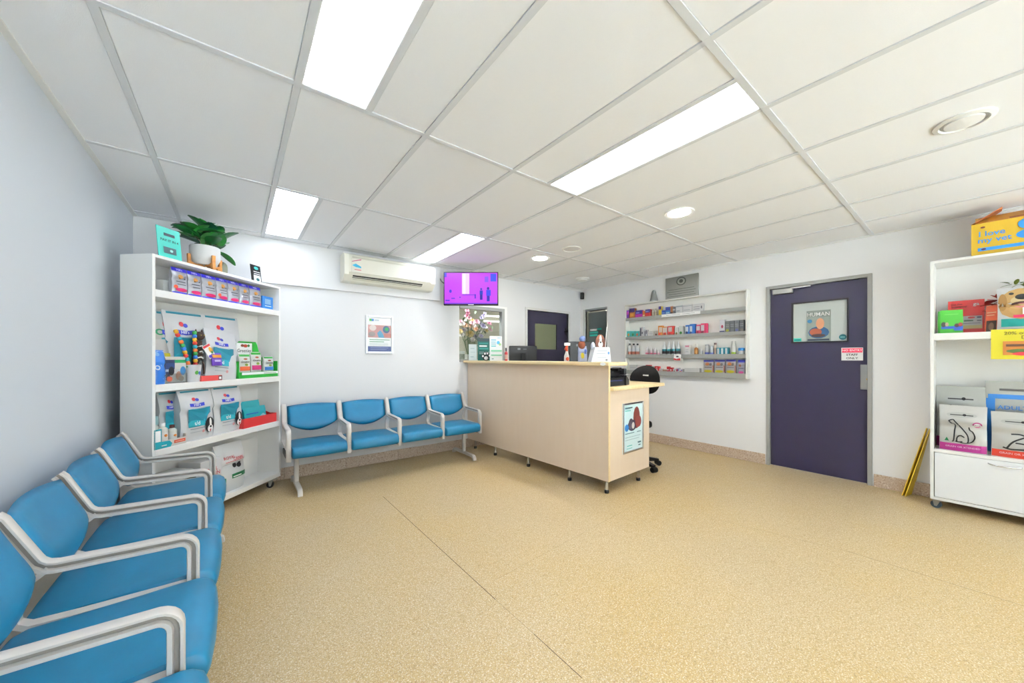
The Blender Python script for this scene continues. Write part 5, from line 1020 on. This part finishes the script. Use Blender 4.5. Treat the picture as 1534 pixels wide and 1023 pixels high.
cbox('left long white box in the row on the top cabinet shelf', 1013.5, 1024, 457.5, 0, 'E6E9E9', [(.0, 1, .8, .9, '8FA8AE'), (.1, .6, .3, .4, '9AA6AA')])
cbox('middle long white box in the row on the top cabinet shelf', 1024.3, 1038, 456.5, 0, 'E9EAEA', [(.0, 1, .82, .88, '9AA6AA'), (.1, .8, .35, .42, 'A9B2B6')])
cbox('right long white box in the row on the top cabinet shelf', 1038.3, 1054.5, 455, 0, 'ECECEC', [(.1, .7, .6, .66, '8A9096'), (.1, .7, .35, .42, '8A9096'), (.82, .94, .4, .7, '6A6E74')])
a = hit(991, 471, (CF-.003, 0, 0), N1); b = hit(1049, 466, (CF-.003, 0, 0), N1)
t = thing('shelf_strip', 'white ticket strip clipped to the lip of the top cabinet shelf', 'label strip', (CF-.002, (a.y+b.y)/2, CSZ[0][1]-.038), RW)
G().box(-(a.y-b.y)/2, (a.y-b.y)/2, -.001, .0015, 0, .04, BRIGHT).obj('strip', t, smooth=0); deco(t, [('r', 'print_line', -.2, .0, .018, .022, M('9AA2A8', .4)), ('r', 'print_line', .03, .2, .018, .022, M('9AA2A8', .4))], lambda x, z: -.001)
# second shelf
for q in range(3): cbox('%s of three small teal boxes on the second cabinet shelf' % ('left', 'middle', 'right')[q], 940+q*6.4, 946.2+q*6.4, 496, 1, '4FC8C4', [(.25, .75, .2, .65, ('E0903A', '3A8A4A', 'C8643A')[q], 'e')])
cbox('left white box with zebra print on the second cabinet shelf', 959.5, 965, 490, 1, 'E4E4E6', [(.1, .5, .1, .9, '3A3E52'), (.6, .9, .3, .5, '3A3E52')])
cbox('right white box with zebra print on the second cabinet shelf', 965.3, 971, 494, 1, 'E2E4E8', [(.3, .5, .0, .8, '2E3448'), (.65, .9, .4, .9, '4A5064')])
cbox('plain white box on the second cabinet shelf', 972, 980.5, 496, 1, 'E8E8E6', [(.1, .9, .5, .56, 'B9BCBE')])
cbox('brown and white box on the second cabinet shelf', 982, 986.5, 495.5, 1, 'DAD2C4', [(.2, .8, .1, .5, '5A2E1E', 'e')])
cbox('orange framed box on the second cabinet shelf', 987, 993.5, 488, 1, 'E08A2A', [(.25, 1, .35, .85, 'E9DACA'), (.2, .6, .05, .3, 'D83A28')])
cbox('white box with a red foot on the second cabinet shelf', 994, 1000.5, 489.5, 1, 'E6DAD2', [(0, 1, .9, 1, 'E08A2A'), (.1, .9, .0, .35, 'D84A32'), (.25, .6, .08, .3, '7A2A1E', 'e')])
cbox('red framed box on the second cabinet shelf', 1001, 1010.5, 488.5, 1, 'D83228', [(.15, .75, .4, .88, 'EADCD8'), (.2, .6, .05, .3, 'A81E1A', 'e')])
cbox('left white card with a green dot on the second cabinet shelf', 1012, 1017.5, 490.5, 1, 'E9ECE6', [(.2, .8, .05, .38, '2F7A34', 'e'), (.3, .7, .12, .28, 'A8402A', 'e')])
cbox('right white card with a green dot on the second cabinet shelf', 1018, 1024.5, 488.5, 1, 'E9ECE6', [(.2, .8, .08, .4, '2F8A34', 'e')])
cbox('left blue framed box on the second cabinet shelf', 1028, 1034, 487, 1, '2E7AD0', [(.0, .75, .3, .82, 'DDE6EE'), (.1, .6, .05, .35, '26365E', 'e')])
cbox('right blue framed box on the second cabinet shelf', 1034.3, 1042.5, 485.5, 1, '2A72CC', [(.0, .5, .25, .8, 'D8E2EC'), (.05, .4, .05, .3, '2A4A86', 'e')])
cbox('left pink framed box on the second cabinet shelf', 1044, 1050.5, 486.5, 1, 'D83A68', [(.1, .9, .4, .85, 'E6E2E4'), (.1, .6, .05, .35, '8A1E3A', 'e')])
cbox('right pink framed box on the second cabinet shelf', 1050.8, 1060, 484.5, 1, 'DA2E62', [(.05, .6, .3, .85, 'E4DEE2'), (.1, .5, .05, .3, '7A1A34', 'e')])
cbox('white box with a red spot left of four grey boxes', 1079, 1087, 479, 1, 'E4E4E8', [(.3, .75, .35, .6, 'A83A52', 'e'), (0, 1, .0, .16, '4A4A78')])
for q, c in enumerate(('A8AC3A', '7A7E86', '6A70A8', '8A8078')): cbox('%s of four grey boxes at the right of the second cabinet shelf' % ORD[q], 1087.5+q*7.1, 1094.3+q*7.1, 481-q*.6, 1, ('7E8286', '74787C', '7A7E84', '6E7276')[q], [(.15, .85, .08, .3, c, 'e'), (.1, .9, .5, .54, 'B4B8BC'), (.1, .9, .65, .69, 'B4B8BC')])
# third shelf
for q in range(3): cbottle('%s black capped white bottle at the left of the third cabinet shelf' % ('left', 'middle', 'right')[q], 941+q*5.7, 946.4+q*5.7, 514.5+.0*q, 2, 'E6E8E8', '16161A', 'DDE4EA', band=(.08, .32, 'B86A54'))
for q in range(3): cbottle('%s small white bottle with pink print on the third cabinet shelf' % ('left', 'middle', 'right')[q], 967+q*6, 971.8+q*6-(.6 if q == 2 else 0), 519.5+q*.8, 2, 'EDEAEA', 'F2F0F0', 'EAD6DC', band=(.15, .3, 'D8507A'))
cbottle('tiny white bottle with a pink spot on the third cabinet shelf', 984.5, 988.5, 524, 2, 'F0EDED', 'F2F0F0', 'E2A8B8', cone=True)
for q in range(4): cbottle('%s white cone top bottle with teal and black label on the third cabinet shelf' % ORD[q], 992+q*7, 998.4+q*7, 512-.4*q, 2, 'EEF0F0', 'F6F6F6', '2A8A96', cone=True, band=(.1, .3, '2A1A26'))
cbox('white box with pink writing on the third cabinet shelf', 1027, 1034.5, 517, 2, 'EDEAEA', [(.1, .9, .82, .95, 'E07A9A'), (.2, .8, .3, .36, 'A9B6B4'), (.2, .8, .5, .55, 'A9B6B4')])
cbottle('amber bottle with a white top on the third cabinet shelf', 1040, 1046, 515, 2, 'A8641E', 'F0EEE8', 'C98A3A', neck=.55)
cbottle('short white bottle beside the amber bottle', 1047, 1052.5, 522.5, 2, 'E6E6E4', 'F4F4F2', 'C9D0D4', capr=.7)
cbottle('left clear tub with a blue label on the third cabinet shelf', 1056, 1062.5, 516, 2, 'D6DADC', 'C9CED2', None, capr=.95, band=(.02, .25, '5A6AC8'))
cbottle('right clear tub with a blue label on the third cabinet shelf', 1063, 1069, 518, 2, 'D2D8DC', 'C6CCD2', None, capr=.95, band=(.02, .25, '6A78CC'))
cbottle('bottle with a dark red cap on the third cabinet shelf', 1069.5, 1074, 513.5, 2, 'D8CCC2', '4A2424', 'C0A898', capr=.95)
for q in range(3): cbox('%s of three teal and white boxes on the third cabinet shelf' % ('left', 'middle', 'right')[q], 1074.5+q*6, 1080.2+q*6, 520.8-.2*q, 2, '2A9CB4', [(.18, .75, .12, .9, 'E6EEF0')])
cbottle('tall white bottle with a green foot on the third cabinet shelf', 1095.5, 1102.8, 511, 2, 'EDEFE8', 'F4F4F0', 'F2F2EE', capr=.9, neck=.78, band=(.02, .2, 'A8C832'))
t, w, h = CT('tub', 'white round tub with a blue lid on the third cabinet shelf', 'tub', 1105, 1117, 521, 2, GRP[2])
G().lathe([(w*.36, 0), (w*.38, .005), (w*.38, h*.6)], M('E6E8EA', .4), seg=20).obj('body', t); G().lathe([(w*.40, h*.6), (w*.4, h*.92), (w*.36, h)], M('2E8AD0', .4), seg=20).obj('lid', t)
t = thing('shelf_tag', 'red and white tag hanging from the third cabinet shelf', 'tag', (CF-.004, hit(1014.5, 540, (CF, 0, 0), N1).y, CSZ[2][1]-.085), RW, ry=.1)
G().box(-.05, .05, -.0015, .0015, 0, .085, BRIGHT).obj('card', t, smooth=0); deco(t, [('p', 'red_foot', -.05, .05, 0, .04, RED, [(0, 0), (1, .1), (.9, .9), (.4, .5), (0, .8)]), ('e', 'dark_mark', -.02, .02, .045, .065, M('5A5458', .4))], lambda x, z: -.0015)
# bottom shelf
for q, (p0, p1, pt, c, bn, l) in enumerate(((944, 955, 549, 'E4E6E6', [(.1, .9, .5, .56, 'B4B8BA')], 'plain white box behind the black card terminal'), (955.5, 968, 549.5, 'E8E6E6', [(.1, .9, .6, .7, 'D8B0B4')], 'white box with a faint pink line on the bottom cabinet shelf'),
        (968.5, 975.5, 549, 'D82E34', [(.1, .9, .3, .45, 'E9D6D6')], 'red box just above the office chair on the bottom cabinet shelf'), (976, 981.5, 551, 'DADCDC', [(.2, .8, .4, .6, '9AA0A4')], 'grey white box right of the red box above the office chair'),
        (982, 988.5, 551, 'D8282E', [(.3, .7, .0, .45, 'F0EAEA'), (.3, .7, .6, .75, 'F0D8D8')], 'bright red box with a white patch on the bottom cabinet shelf'), (989, 993, 554.5, 'E6E2E0', [(.2, .8, .3, .5, 'D8A0A0')], 'short white box between red boxes on the bottom cabinet shelf'),
        (993.5, 999.5, 556, 'C9A08A', [(.1, .9, .1, .4, '8A5A3A')], 'low tan box on the bottom cabinet shelf'), (1000, 1003.5, 551.5, 'D6262C', [(0, 1, .3, .5, 'E8DADA')], 'narrow red box on the bottom cabinet shelf'), (1004, 1008.5, 553, 'DA3238', [(.2, .8, .3, .6, 'EFE0E0')], 'small red and white box on the bottom cabinet shelf'),
        (1009.5, 1013.5, 555, 'E2E0E4', [(.2, .8, .1, .5, '9A5A3A', 'e')], 'white box with a brown spot on the bottom cabinet shelf'), (1014, 1018.5, 553.5, 'E2E2EA', [(.1, .6, .2, .7, 'C83A4A'), (.6, .9, .3, .8, '4A52A8')], 'white box with red and blue patches on the bottom cabinet shelf'), (1019, 1024, 555, 'E6E6EA', [(.1, .7, .1, .4, 'C8323E'), (.5, .9, .4, .7, '5A6AB8')], 'white box with blue spot on the bottom cabinet shelf'),
        (1026, 1050, 554, 'EAEAE6', [(.1, .9, .45, .5, 'C6C8C4')], 'long flat white box on the bottom cabinet shelf'))):
    cbox(l, p0, p1, pt-2.5, 3, c, bn)
for q in range(3): cbag('%s of three yellow footed treat pouches in the cabinet' % ('left', 'middle', 'right')[q], 1054+q*16.6, 1070+q*16.6, 539.5-.3*q, 3, 'B9B4B4', [('r', 'blue_header', 0, 1, .88, 1, '2E2E9A'), ('e', 'treat_picture', .22, .62, .58, .82, 'C0702E'), ('e', 'treat_shadow', .6, .85, .58, .78, '6A6466'), ('r', 'text_bar', .15, .85, .42, .48, '6A6670'), ('e', 'yellow_patch', .1, .9, .06, .26, 'C9BE2A'), ('r', 'side_edge', .93, 1, .1, .6, 'A84A2A')])
cbag('blue topped grey treat pouch with pink foot at the cabinet right end', 1105.5, 1117, 539, 3, 'A9A8B4', [('r', 'blue_header', 0, 1, .82, 1, '2E36B8'), ('e', 'treat_picture', .2, .5, .5, .7, 'A8683A'), ('r', 'text_bar', .15, .85, .38, .44, '5A5664'), ('e', 'pink_patch', .15, .85, .04, .22, 'D84A9A')])
# ================================================================== RIGHT UNIT GOODS
def RT(name, label, cat, X, Y, z, rz=0.0, group=None, rx=0.0): return thing(name, label, cat, (X, Y, z), RW+rz, group, rx)
# yellow carry carton on top
y0, zt = RSP(1455, 322, RX+.05); bl = .40; bh = .255; bd = .22
t = RT('pet_carrier_box', 'yellow cardboard I love my vet carry box on top of the shelf', 'box', RX+.05+bd/2, y0-bl/2, RZ['top']); YL = M('D6AC1E', .55); BRW = M('B0602A', .6)
def shell_box(g, w, d, h, m1, m2):
    g.box(-w/2, w/2, -d/2, -d/2+.004, 0, h, m1).box(-w/2, w/2, d/2-.004, d/2, 0, h, m1).box(-w/2, -w/2+.004, -d/2+.004, d/2-.004, 0, h, m1).box(w/2-.004, w/2, -d/2+.004, d/2-.004, 0, h, m1).box(-w/2, w/2, -d/2, d/2, 0, .004, m1)
g = G(); shell_box(g, bl, bd, bh, YL, BRW); g.obj('box_body', t, smooth=0)
G().prism([(-bd/2, bh), (-bd/2+.004, bh), (bd*.18, bh+.075), (bd*.16, bh+.08)], -bl/2+.02, bl/2, M('C98A2A', .55), 'x').obj('roof_flap', t, smooth=0)
G().add([(-bl/2, -bd/2, bh), (-bl/2, bd/2, bh), (-bl/2+.15, bd*.3, bh+.112), (-bl/2+.15, -bd*.25, bh+.112), (-bl/2, -bd/2, bh+.004), (-bl/2, bd/2, bh+.004), (-bl/2+.148, bd*.3, bh+.116), (-bl/2+.148, -bd*.25, bh+.116)], [(0, 1, 2, 3), (7, 6, 5, 4), (0, 3, 7, 4), (3, 2, 6, 7), (2, 1, 5, 6), (1, 0, 4, 5)], BRW).obj('end_flap', t, smooth=0)
G().prism([(bd/2, bh), (bd/2-.004, bh), (bd*.14, bh+.075), (bd*.18, bh+.075)], -bl/2+.02, bl/2, M('C98A2A', .55), 'x').obj('roof_flap', t, smooth=0)
BLU = M('2C8FD8', .5); DRD = M('5A160C', .6)
deco(t, [('t', 'I love', -bl*.255, bh*.66, .058, BLU), ('t', 'my vet', -bl*.225, bh*.46, .058, BLU), ('e', 'handle_hole', -bl*.39, -bl*.33, bh*.84, bh*.90, DRD), ('r', 'blue_bar', -bl*.42, bl*.5, bh*.14, bh*.24, BLU), ('e', 'slot', -bl*.38, -bl*.32, bh*.165, bh*.225, DRD), ('e', 'blue_pet', bl*.02, bl*.36, bh*.34, bh*.62, BLU), ('e', 'blue_pet', bl*.04, bl*.30, bh*.62, bh*.95, BLU)], lambda x, z: -bd/2)
deco(t, [('r', 'flap_slot', -.02, bl*.45, bh+.004, bh+.018, M('8A4A1E', .6))], lambda x, z: -bd/2+(z-bh)*.9-.002)
zz = RZ['s1']
y0, _ = RSP(1420, 470, RX+.22); y1, zt = RSP(1475, 447, RX+.22); w = y0-y1
t = RT('insurance_stand', 'red Get Pet Insurance card stand on the right shelf', 'display stand', RX+.22, (y0+y1)/2, zz, rx=-.08); h = zt-zz
G().box(-w/2, w/2, 0, .006, 0, h, M('D8322E', .4)).obj('panel', t, smooth=0); G().box(-w/2, w/2, .006, .06, 0, .005, RED).obj('foot', t, smooth=0)
deco(t, [('t', 'Get Pet', -w*.26, h*.885, w*.105, INK), ('t', 'Insurance?', -w*.18, h*.81, w*.105, INK), ('t', 'ga', w*.28, h*.87, w*.2, BRIGHT), ('r', 'white_panel', -w*.44, w*.44, h*.14, h*.52, M('D8D8D6', .4)), ('r', 'yellow_strip', -w*.4, w*.44, h*.14, h*.24, M('D8C88A', .4)), ('e', 'logo_mark', w*.05, w*.25, h*.44, h*.50, RED), ('r', 'text_bar', w*.3, w*.42, h*.45, h*.49, M('3A4A6A', .4)), ('r', 'text_bar', -w*.05, w*.2, h*.36, h*.4, M('3A6A4A', .4)), ('r', 'text_bar', w*.3, w*.42, h*.36, h*.39, M('5A5A6A', .4)), ('r', 'text_bar', -w*.3, w*.4, h*.29, h*.31, M('8A8A92', .4))], lambda x, z: 0)
for q, (X, dy, l) in enumerate(((RX+.12, 0, 'green booklet with dog photos in front of the red stand'), (RX+.135, .012, 'green booklet hidden behind the front green booklet'))):
    y0, _ = RSP(1408.5, 480, X); y1, zt = RSP(1443, 463, X); w = y0-y1; h = zt-zz
    t = RT('booklet', l, 'booklet', X, (y0+y1)/2+dy, zz, .12, 'green booklets on the right shelf', rx=-.06); G().box(-w/2, w/2, 0, .006, 0, h-q*.006, M('46B428', .4)).obj('cover', t, smooth=0); G().box(-w/2+.003, w/2-.002, .006, .011, .002, h-q*.006-.002, BRIGHT).obj('pages', t, smooth=0)
    if not q: deco(t, [('r', 'blue_band', -w*.46, w*.5, h*.2, h*.31, M('2B5FC8', .4)), ('e', 'pet_photo', -w*.46, -w*.24, h*.28, h*.5, M('2A2422', .5)), ('e', 'pet_photo', -w*.28, -w*.12, h*.3, h*.48, M('C9A890', .5)), ('e', 'pet_photo', w*.12, w*.34, h*.26, h*.42, M('3A1E18', .5)), ('e', 'pet_photo', w*.3, w*.48, h*.28, h*.46, M('A83A2E', .5)), ('r', 'text_bar', -w*.3, w*.3, h*.8, h*.83, M('7AD05A', .4)), ('r', 'blue_label', w*.1, w*.48, h*.12, h*.22, M('2B5FC8', .4))], lambda x, z: 0)
# poinsettia
y0, _ = RSP(1492, 480, RX+.2)
t = RT('artificial_plant', 'red poinsettia with green sprigs behind the dog food bag', 'plant', RX+.2, y0-.01, zz)
G().lathe([(.045, 0), (.06, .10), (.062, .105)], M('C0482A', .6), seg=16).obj('pot', t); G().tube([(0, 0, .1), (0, 0, .2), (.03, 0, .34)], .006, M('4A5A2A', .7), 6).obj('stem', t)
RL = [leaf_mesh(.11, .05, M('C8281E', .5), M('8A1A14', .5), .2, .25), leaf_mesh(.09, .045, M('D83A22', .5), M('8A1A14', .5), .2, .1)]; SL = [leaf_mesh(.06, .025, M('6E7A2A', .5), M('8A943A', .5), .2, .2), leaf_mesh(.05, .022, M('8A943A', .5), M('6E7A2A', .5), .2, .3)]
rq = random.Random(9)
for q in range(22): put('leaf', RL[q % 2], t, (rq.uniform(-.02, .03), rq.uniform(-.03, .02), rq.uniform(.14, .27)), (rq.uniform(-.1, .9), rq.uniform(-.3, .3), q*2.4))
for q in range(18): put('sprig_leaf', SL[q % 2], t, (rq.uniform(.05, .2), rq.uniform(-.04, .02), rq.uniform(.33, .39)), (rq.uniform(-.2, .9), 0, q*2.4))
t_ = RT('leaflet', 'orange leaflet with a dog photo leaning by the dog food bag', 'leaflet', RX+.085, RSP(1484, 480, RX+.085)[0], zz, -.75, rx=-.06); G().box(-.04, .04, 0, .004, 0, .21, M('D8562A', .4)).obj('sheet', t_, smooth=0); deco(t_, [('r', 'dog_photo', -.03, .035, .0, .09, M('3A2A20', .5)), ('e', 'dog_face', -.015, .02, .01, .075, M('8A6A52', .5)), ('r', 'text_bar', -.03, .03, .15, .158, M('F2C9A0', .4)), ('r', 'text_bar', -.03, .02, .13, .136, M('F2C9A0', .4))], lambda x, z: 0)
# dog food bag
y0, _ = RSP(1493, 470, RX+.05); w, h = .34, .335
t = RT('food_bag', 'white and teal bag with a golden dog photo on the right shelf', 'food bag', RX+.085, y0-w/2, zz, .0); S = bag(t, w, h, .11, M('E9EAEA', .35, bump=.2, scale=20))
GLD = M('C59A5C', .7); GL2 = M('A97C40', .7); cx2 = -w*.17
deco(t, [('r', 'teal_band', -w*.44, w*.46, h*.1, h*.28, M('22A8A0', .4)), ('e', 'dog_body', -w*.46, w*.25, h*.26, h*.72, GLD), ('e', 'dog_head', cx2-w*.27, cx2+w*.29, h*.48, h*.97, M('CFA768', .7)), ('e', 'dog_ear', cx2-w*.31, cx2-w*.19, h*.46, h*.86, GL2), ('e', 'dog_ear', cx2+w*.21, cx2+w*.33, h*.46, h*.86, GL2), ('e', 'dog_muzzle', cx2-w*.15, cx2+w*.17, h*.56, h*.8, M('E2C796', .7)), ('e', 'dog_mouth', cx2-w*.14, cx2+w*.15, h*.54, h*.66, M('4A1E1A', .6)), ('e', 'dog_tongue', cx2-w*.1, cx2+w*.11, h*.52, h*.62, M('DE8A8A', .5)), ('e', 'dog_nose', cx2-w*.09, cx2+w*.10, h*.70, h*.83, INK), ('e', 'dog_eye', cx2-w*.17, cx2-w*.10, h*.82, h*.88, INK), ('e', 'dog_eye', cx2+w*.12, cx2+w*.19, h*.82, h*.88, INK),
         ('r', 'brand_panel', -w*.16, w*.22, h*.37, h*.52, BRIGHT), ('r', 'brand_blue', -w*.04, w*.18, h*.44, h*.5, RBL), ('t', "Hill's", 0, h*.41, .03, INK), ('r', 'pink_banner', -w*.28, w*.42, h*.30, h*.36, M('D8245A', .4)), ('t', 'Science Diet', w*.05, h*.33, .022, BRIGHT), ('e', 'treat_mark', w*.12, w*.28, h*.17, h*.23, M('5A3A1E', .5))], S)
# yellow price sign on the shelf edge
y0, z0 = RSP(1484.5, 494, RX-.004); _, z1 = RSP(1484.5, 538, RX-.004); w = .34; h = z0-z1
t = RT('price_sign', 'yellow 20% off sign hanging on the right shelf edge', 'sign', RX-.004, y0-w/2, z1); G().box(-w/2, w/2, 0, .003, 0, h, M('E6D92A', .45)).obj('card', t, smooth=0)
deco(t, [('t', '20% off all', -w*.12, h*.86, .034, M('6A6414', .5)), ('t', 'Dog', -w*.02, h*.72, .034, M('6A6414', .5)), ('r', 'photo', -w*.34, w*.42, h*.14, h*.6, M('C77A2A', .5)), ('e', 'photo_green', -w*.3, w*.1, h*.2, h*.34, M('4A6A28', .5)), ('e', 'photo_red', -w*.22, w*.06, h*.12, h*.24, M('D82E3A', .5)), ('r', 'photo_dark', -w*.3, w*.3, h*.42, h*.5, M('5A3A1E', .5))], lambda x, z: 0)
# cat and dog food bags on the lower shelf
zb2 = RZ['base']
CATL = [[(.02, .93), (.20, .99), (.30, .9), (.60, .6), (.80, .35), (.84, .12), (.80, .02)], [(.02, .93), (.12, .84), (.30, .76), (.27, .5), (.25, .22), (.22, .06), (.16, .03)], [(.36, .02), (.38, .22), (.52, .32), (.68, .24)], [(.3, .05), (.45, .03), (.6, .06)], [(.50, .02), (.72, .0), (.98, .08), (1.1, .28), (1.02, .5), (.9, .58), (.86, .7)]]
def cat_bag(label, px0, X, w, h, m, band, kind, dep=.09, words='GRAIN OR XTENDED', rz=0.0):
    y0, _ = RSP(px0, 640, X-dep/2); t = RT('food_bag', label, 'food bag', X, y0-w/2, zb2, rz, 'dry food bags on the right shelf'); S = bag(t, w, h, dep, m, side=M('2A2A38', .4))
    it = [('r', 'colour_band', -w*.485, w*.485, .003, h*.17, M(band, .4)), ('t', words, 0, h*.10, w*.075, M('F2DCE8', .5))] if band else []
    it += [('e', 'badge_ring', w*.20, w*.40, h*.55, h*.67, M('B8327A', .4)), ('e', 'badge_centre', w*.23, w*.37, h*.575, h*.645, M('E4DFE2', .4)), ('e', 'name_oval', -w*.34, w*.30, h*.74, h*.86, M('C9CAC4', .4)), ('r', 'name_bar', -w*.26, w*.22, h*.79, h*.81, M('4A4A4A', .4)), ('e', 'name_mark', w*.0, w*.08, h*.78, h*.83, INK)]
    if kind == 'cat': it += [('l', 'cat_outline', -w*.30, w*.20, h*.20, h*.70, INK, p, .0075) for p in CATL]+[('p', 'green_triangle', -w*.38, -w*.28, h*.22, h*.30, M('1F8A54', .4), [(0, 0), (1, 0), (.5, 1)])]
    if kind == 'dog': it += [('l', 'dog_outline', -w*.3, w*.4, h*.2, h*.62, INK, p, .010) for p in ([(.1, .05), (.25, .4), (.55, .7), (.75, .95), (.9, .8)], [(.2, .78), (.4, .8), (.55, .72)], [(.0, .08), (.2, .0), (.6, .05), (1, .03)], [(.3, .35), (.6, .3), (.9, .1)])]
    if kind == 'adult': it = [('r', 'blue_band', -w*.46, w*.1, h*.76, h*.82, M('2F82D0', .4)), ('r', 'blue_panel', -w*.49, -w*.36, .01, h*.76, M('2F82D0', .4)), ('r', 'blue_panel', w*.2, w*.48, .01, h*.66, M('2F8FD8', .4)), ('r', 'name_bar', -w*.3, w*.4, h*.87, h*.9, M('6A6A68', .4)), ('t', 'ADULT', -w*.12, h*.64, w*.13, M('2F82D0', .4)), ('l', 'dog_outline', -w*.22, w*.2, h*.36, h*.58, INK, [(0, .75), (.3, .8), (.55, .5), (.9, .2)], .009), ('l', 'dog_outline', -w*.22, w*.2, h*.36, h*.58, INK, [(0, .1), (.4, .4), (.7, .95), (1, .7), (.85, .3), (.5, .2)], .009)]
    deco(t, it, S)
GW = M('DAD9D3', .3, metal=.1, bump=.3, scale=18); GW2 = M('C6C7C0', .35, bump=.3, scale=18)
cat_bag('silver cat food bag with a magenta band at the front left', 1406.5, RX+.07, .245, .37, GW, 'B82A8C', 'cat', .10)
cat_bag('grey cat food bag standing behind the magenta banded bag', 1401.5, RX+.22, .28, .52, GW2, 'A82A78', 'cat', .10)
cat_bag('silver dog food bag with a red band at the front right', 1484.5, RX+.07, .27, .345, GW, 'D83A26', 'dog', .10)
cat_bag('blue and grey ADULT dog food bag at the back', 1476, RX+.22, .34, .575, GW2, None, 'adult', .10)
# ================================================================== FOLDED FLOOR SIGN leaning on the wall
P0 = hit(1351, 744, (0, 0, 0), (0, 0, 1)); P1 = hit(1391, 642, (XR-.02, 0, 0), (1, 0, 0))
t = thing('floor_sign', 'yellow folded wet floor sign leaning against the wall', 'floor sign', (P0.x+.035, P0.y-.01, 0), 0)
v = Vector((P1.x-P0.x-.035, P1.y-P0.y+.01, P1.z)); YS = M('FFD62E', .45); n_ = Vector((.05, .30, 0))
ax = v.normalized(); wd_ = Vector((.28, -.06, 0)); wd_ = (wd_-ax*wd_.dot(ax)).normalized(); nn = ax.cross(wd_).normalized()
for q in (0, 1):
    o_ = nn*(.02*q-.01); th = nn*.006; Wd = wd_*.14; c = [o_, o_+Wd, o_+Wd*.85+v, o_+v+Wd*.0]
    G().add([p for p in c]+[p+th for p in c], [(0, 1, 2, 3), (7, 6, 5, 4), (0, 4, 5, 1), (1, 5, 6, 2), (2, 6, 7, 3), (3, 7, 4, 0)], YS).obj('sign_panel', t, smooth=0)
o_ = nn*(.012)
G().add([o_+wd_*.02+v*.12, o_+wd_*.12+v*.12, o_+wd_*.11+v*.7, o_+wd_*.02+v*.7], [(0, 1, 2, 3)], M('5A2A8A', .5)).obj('purple_face', t, smooth=0)  # plain purple quad on one side of the sign
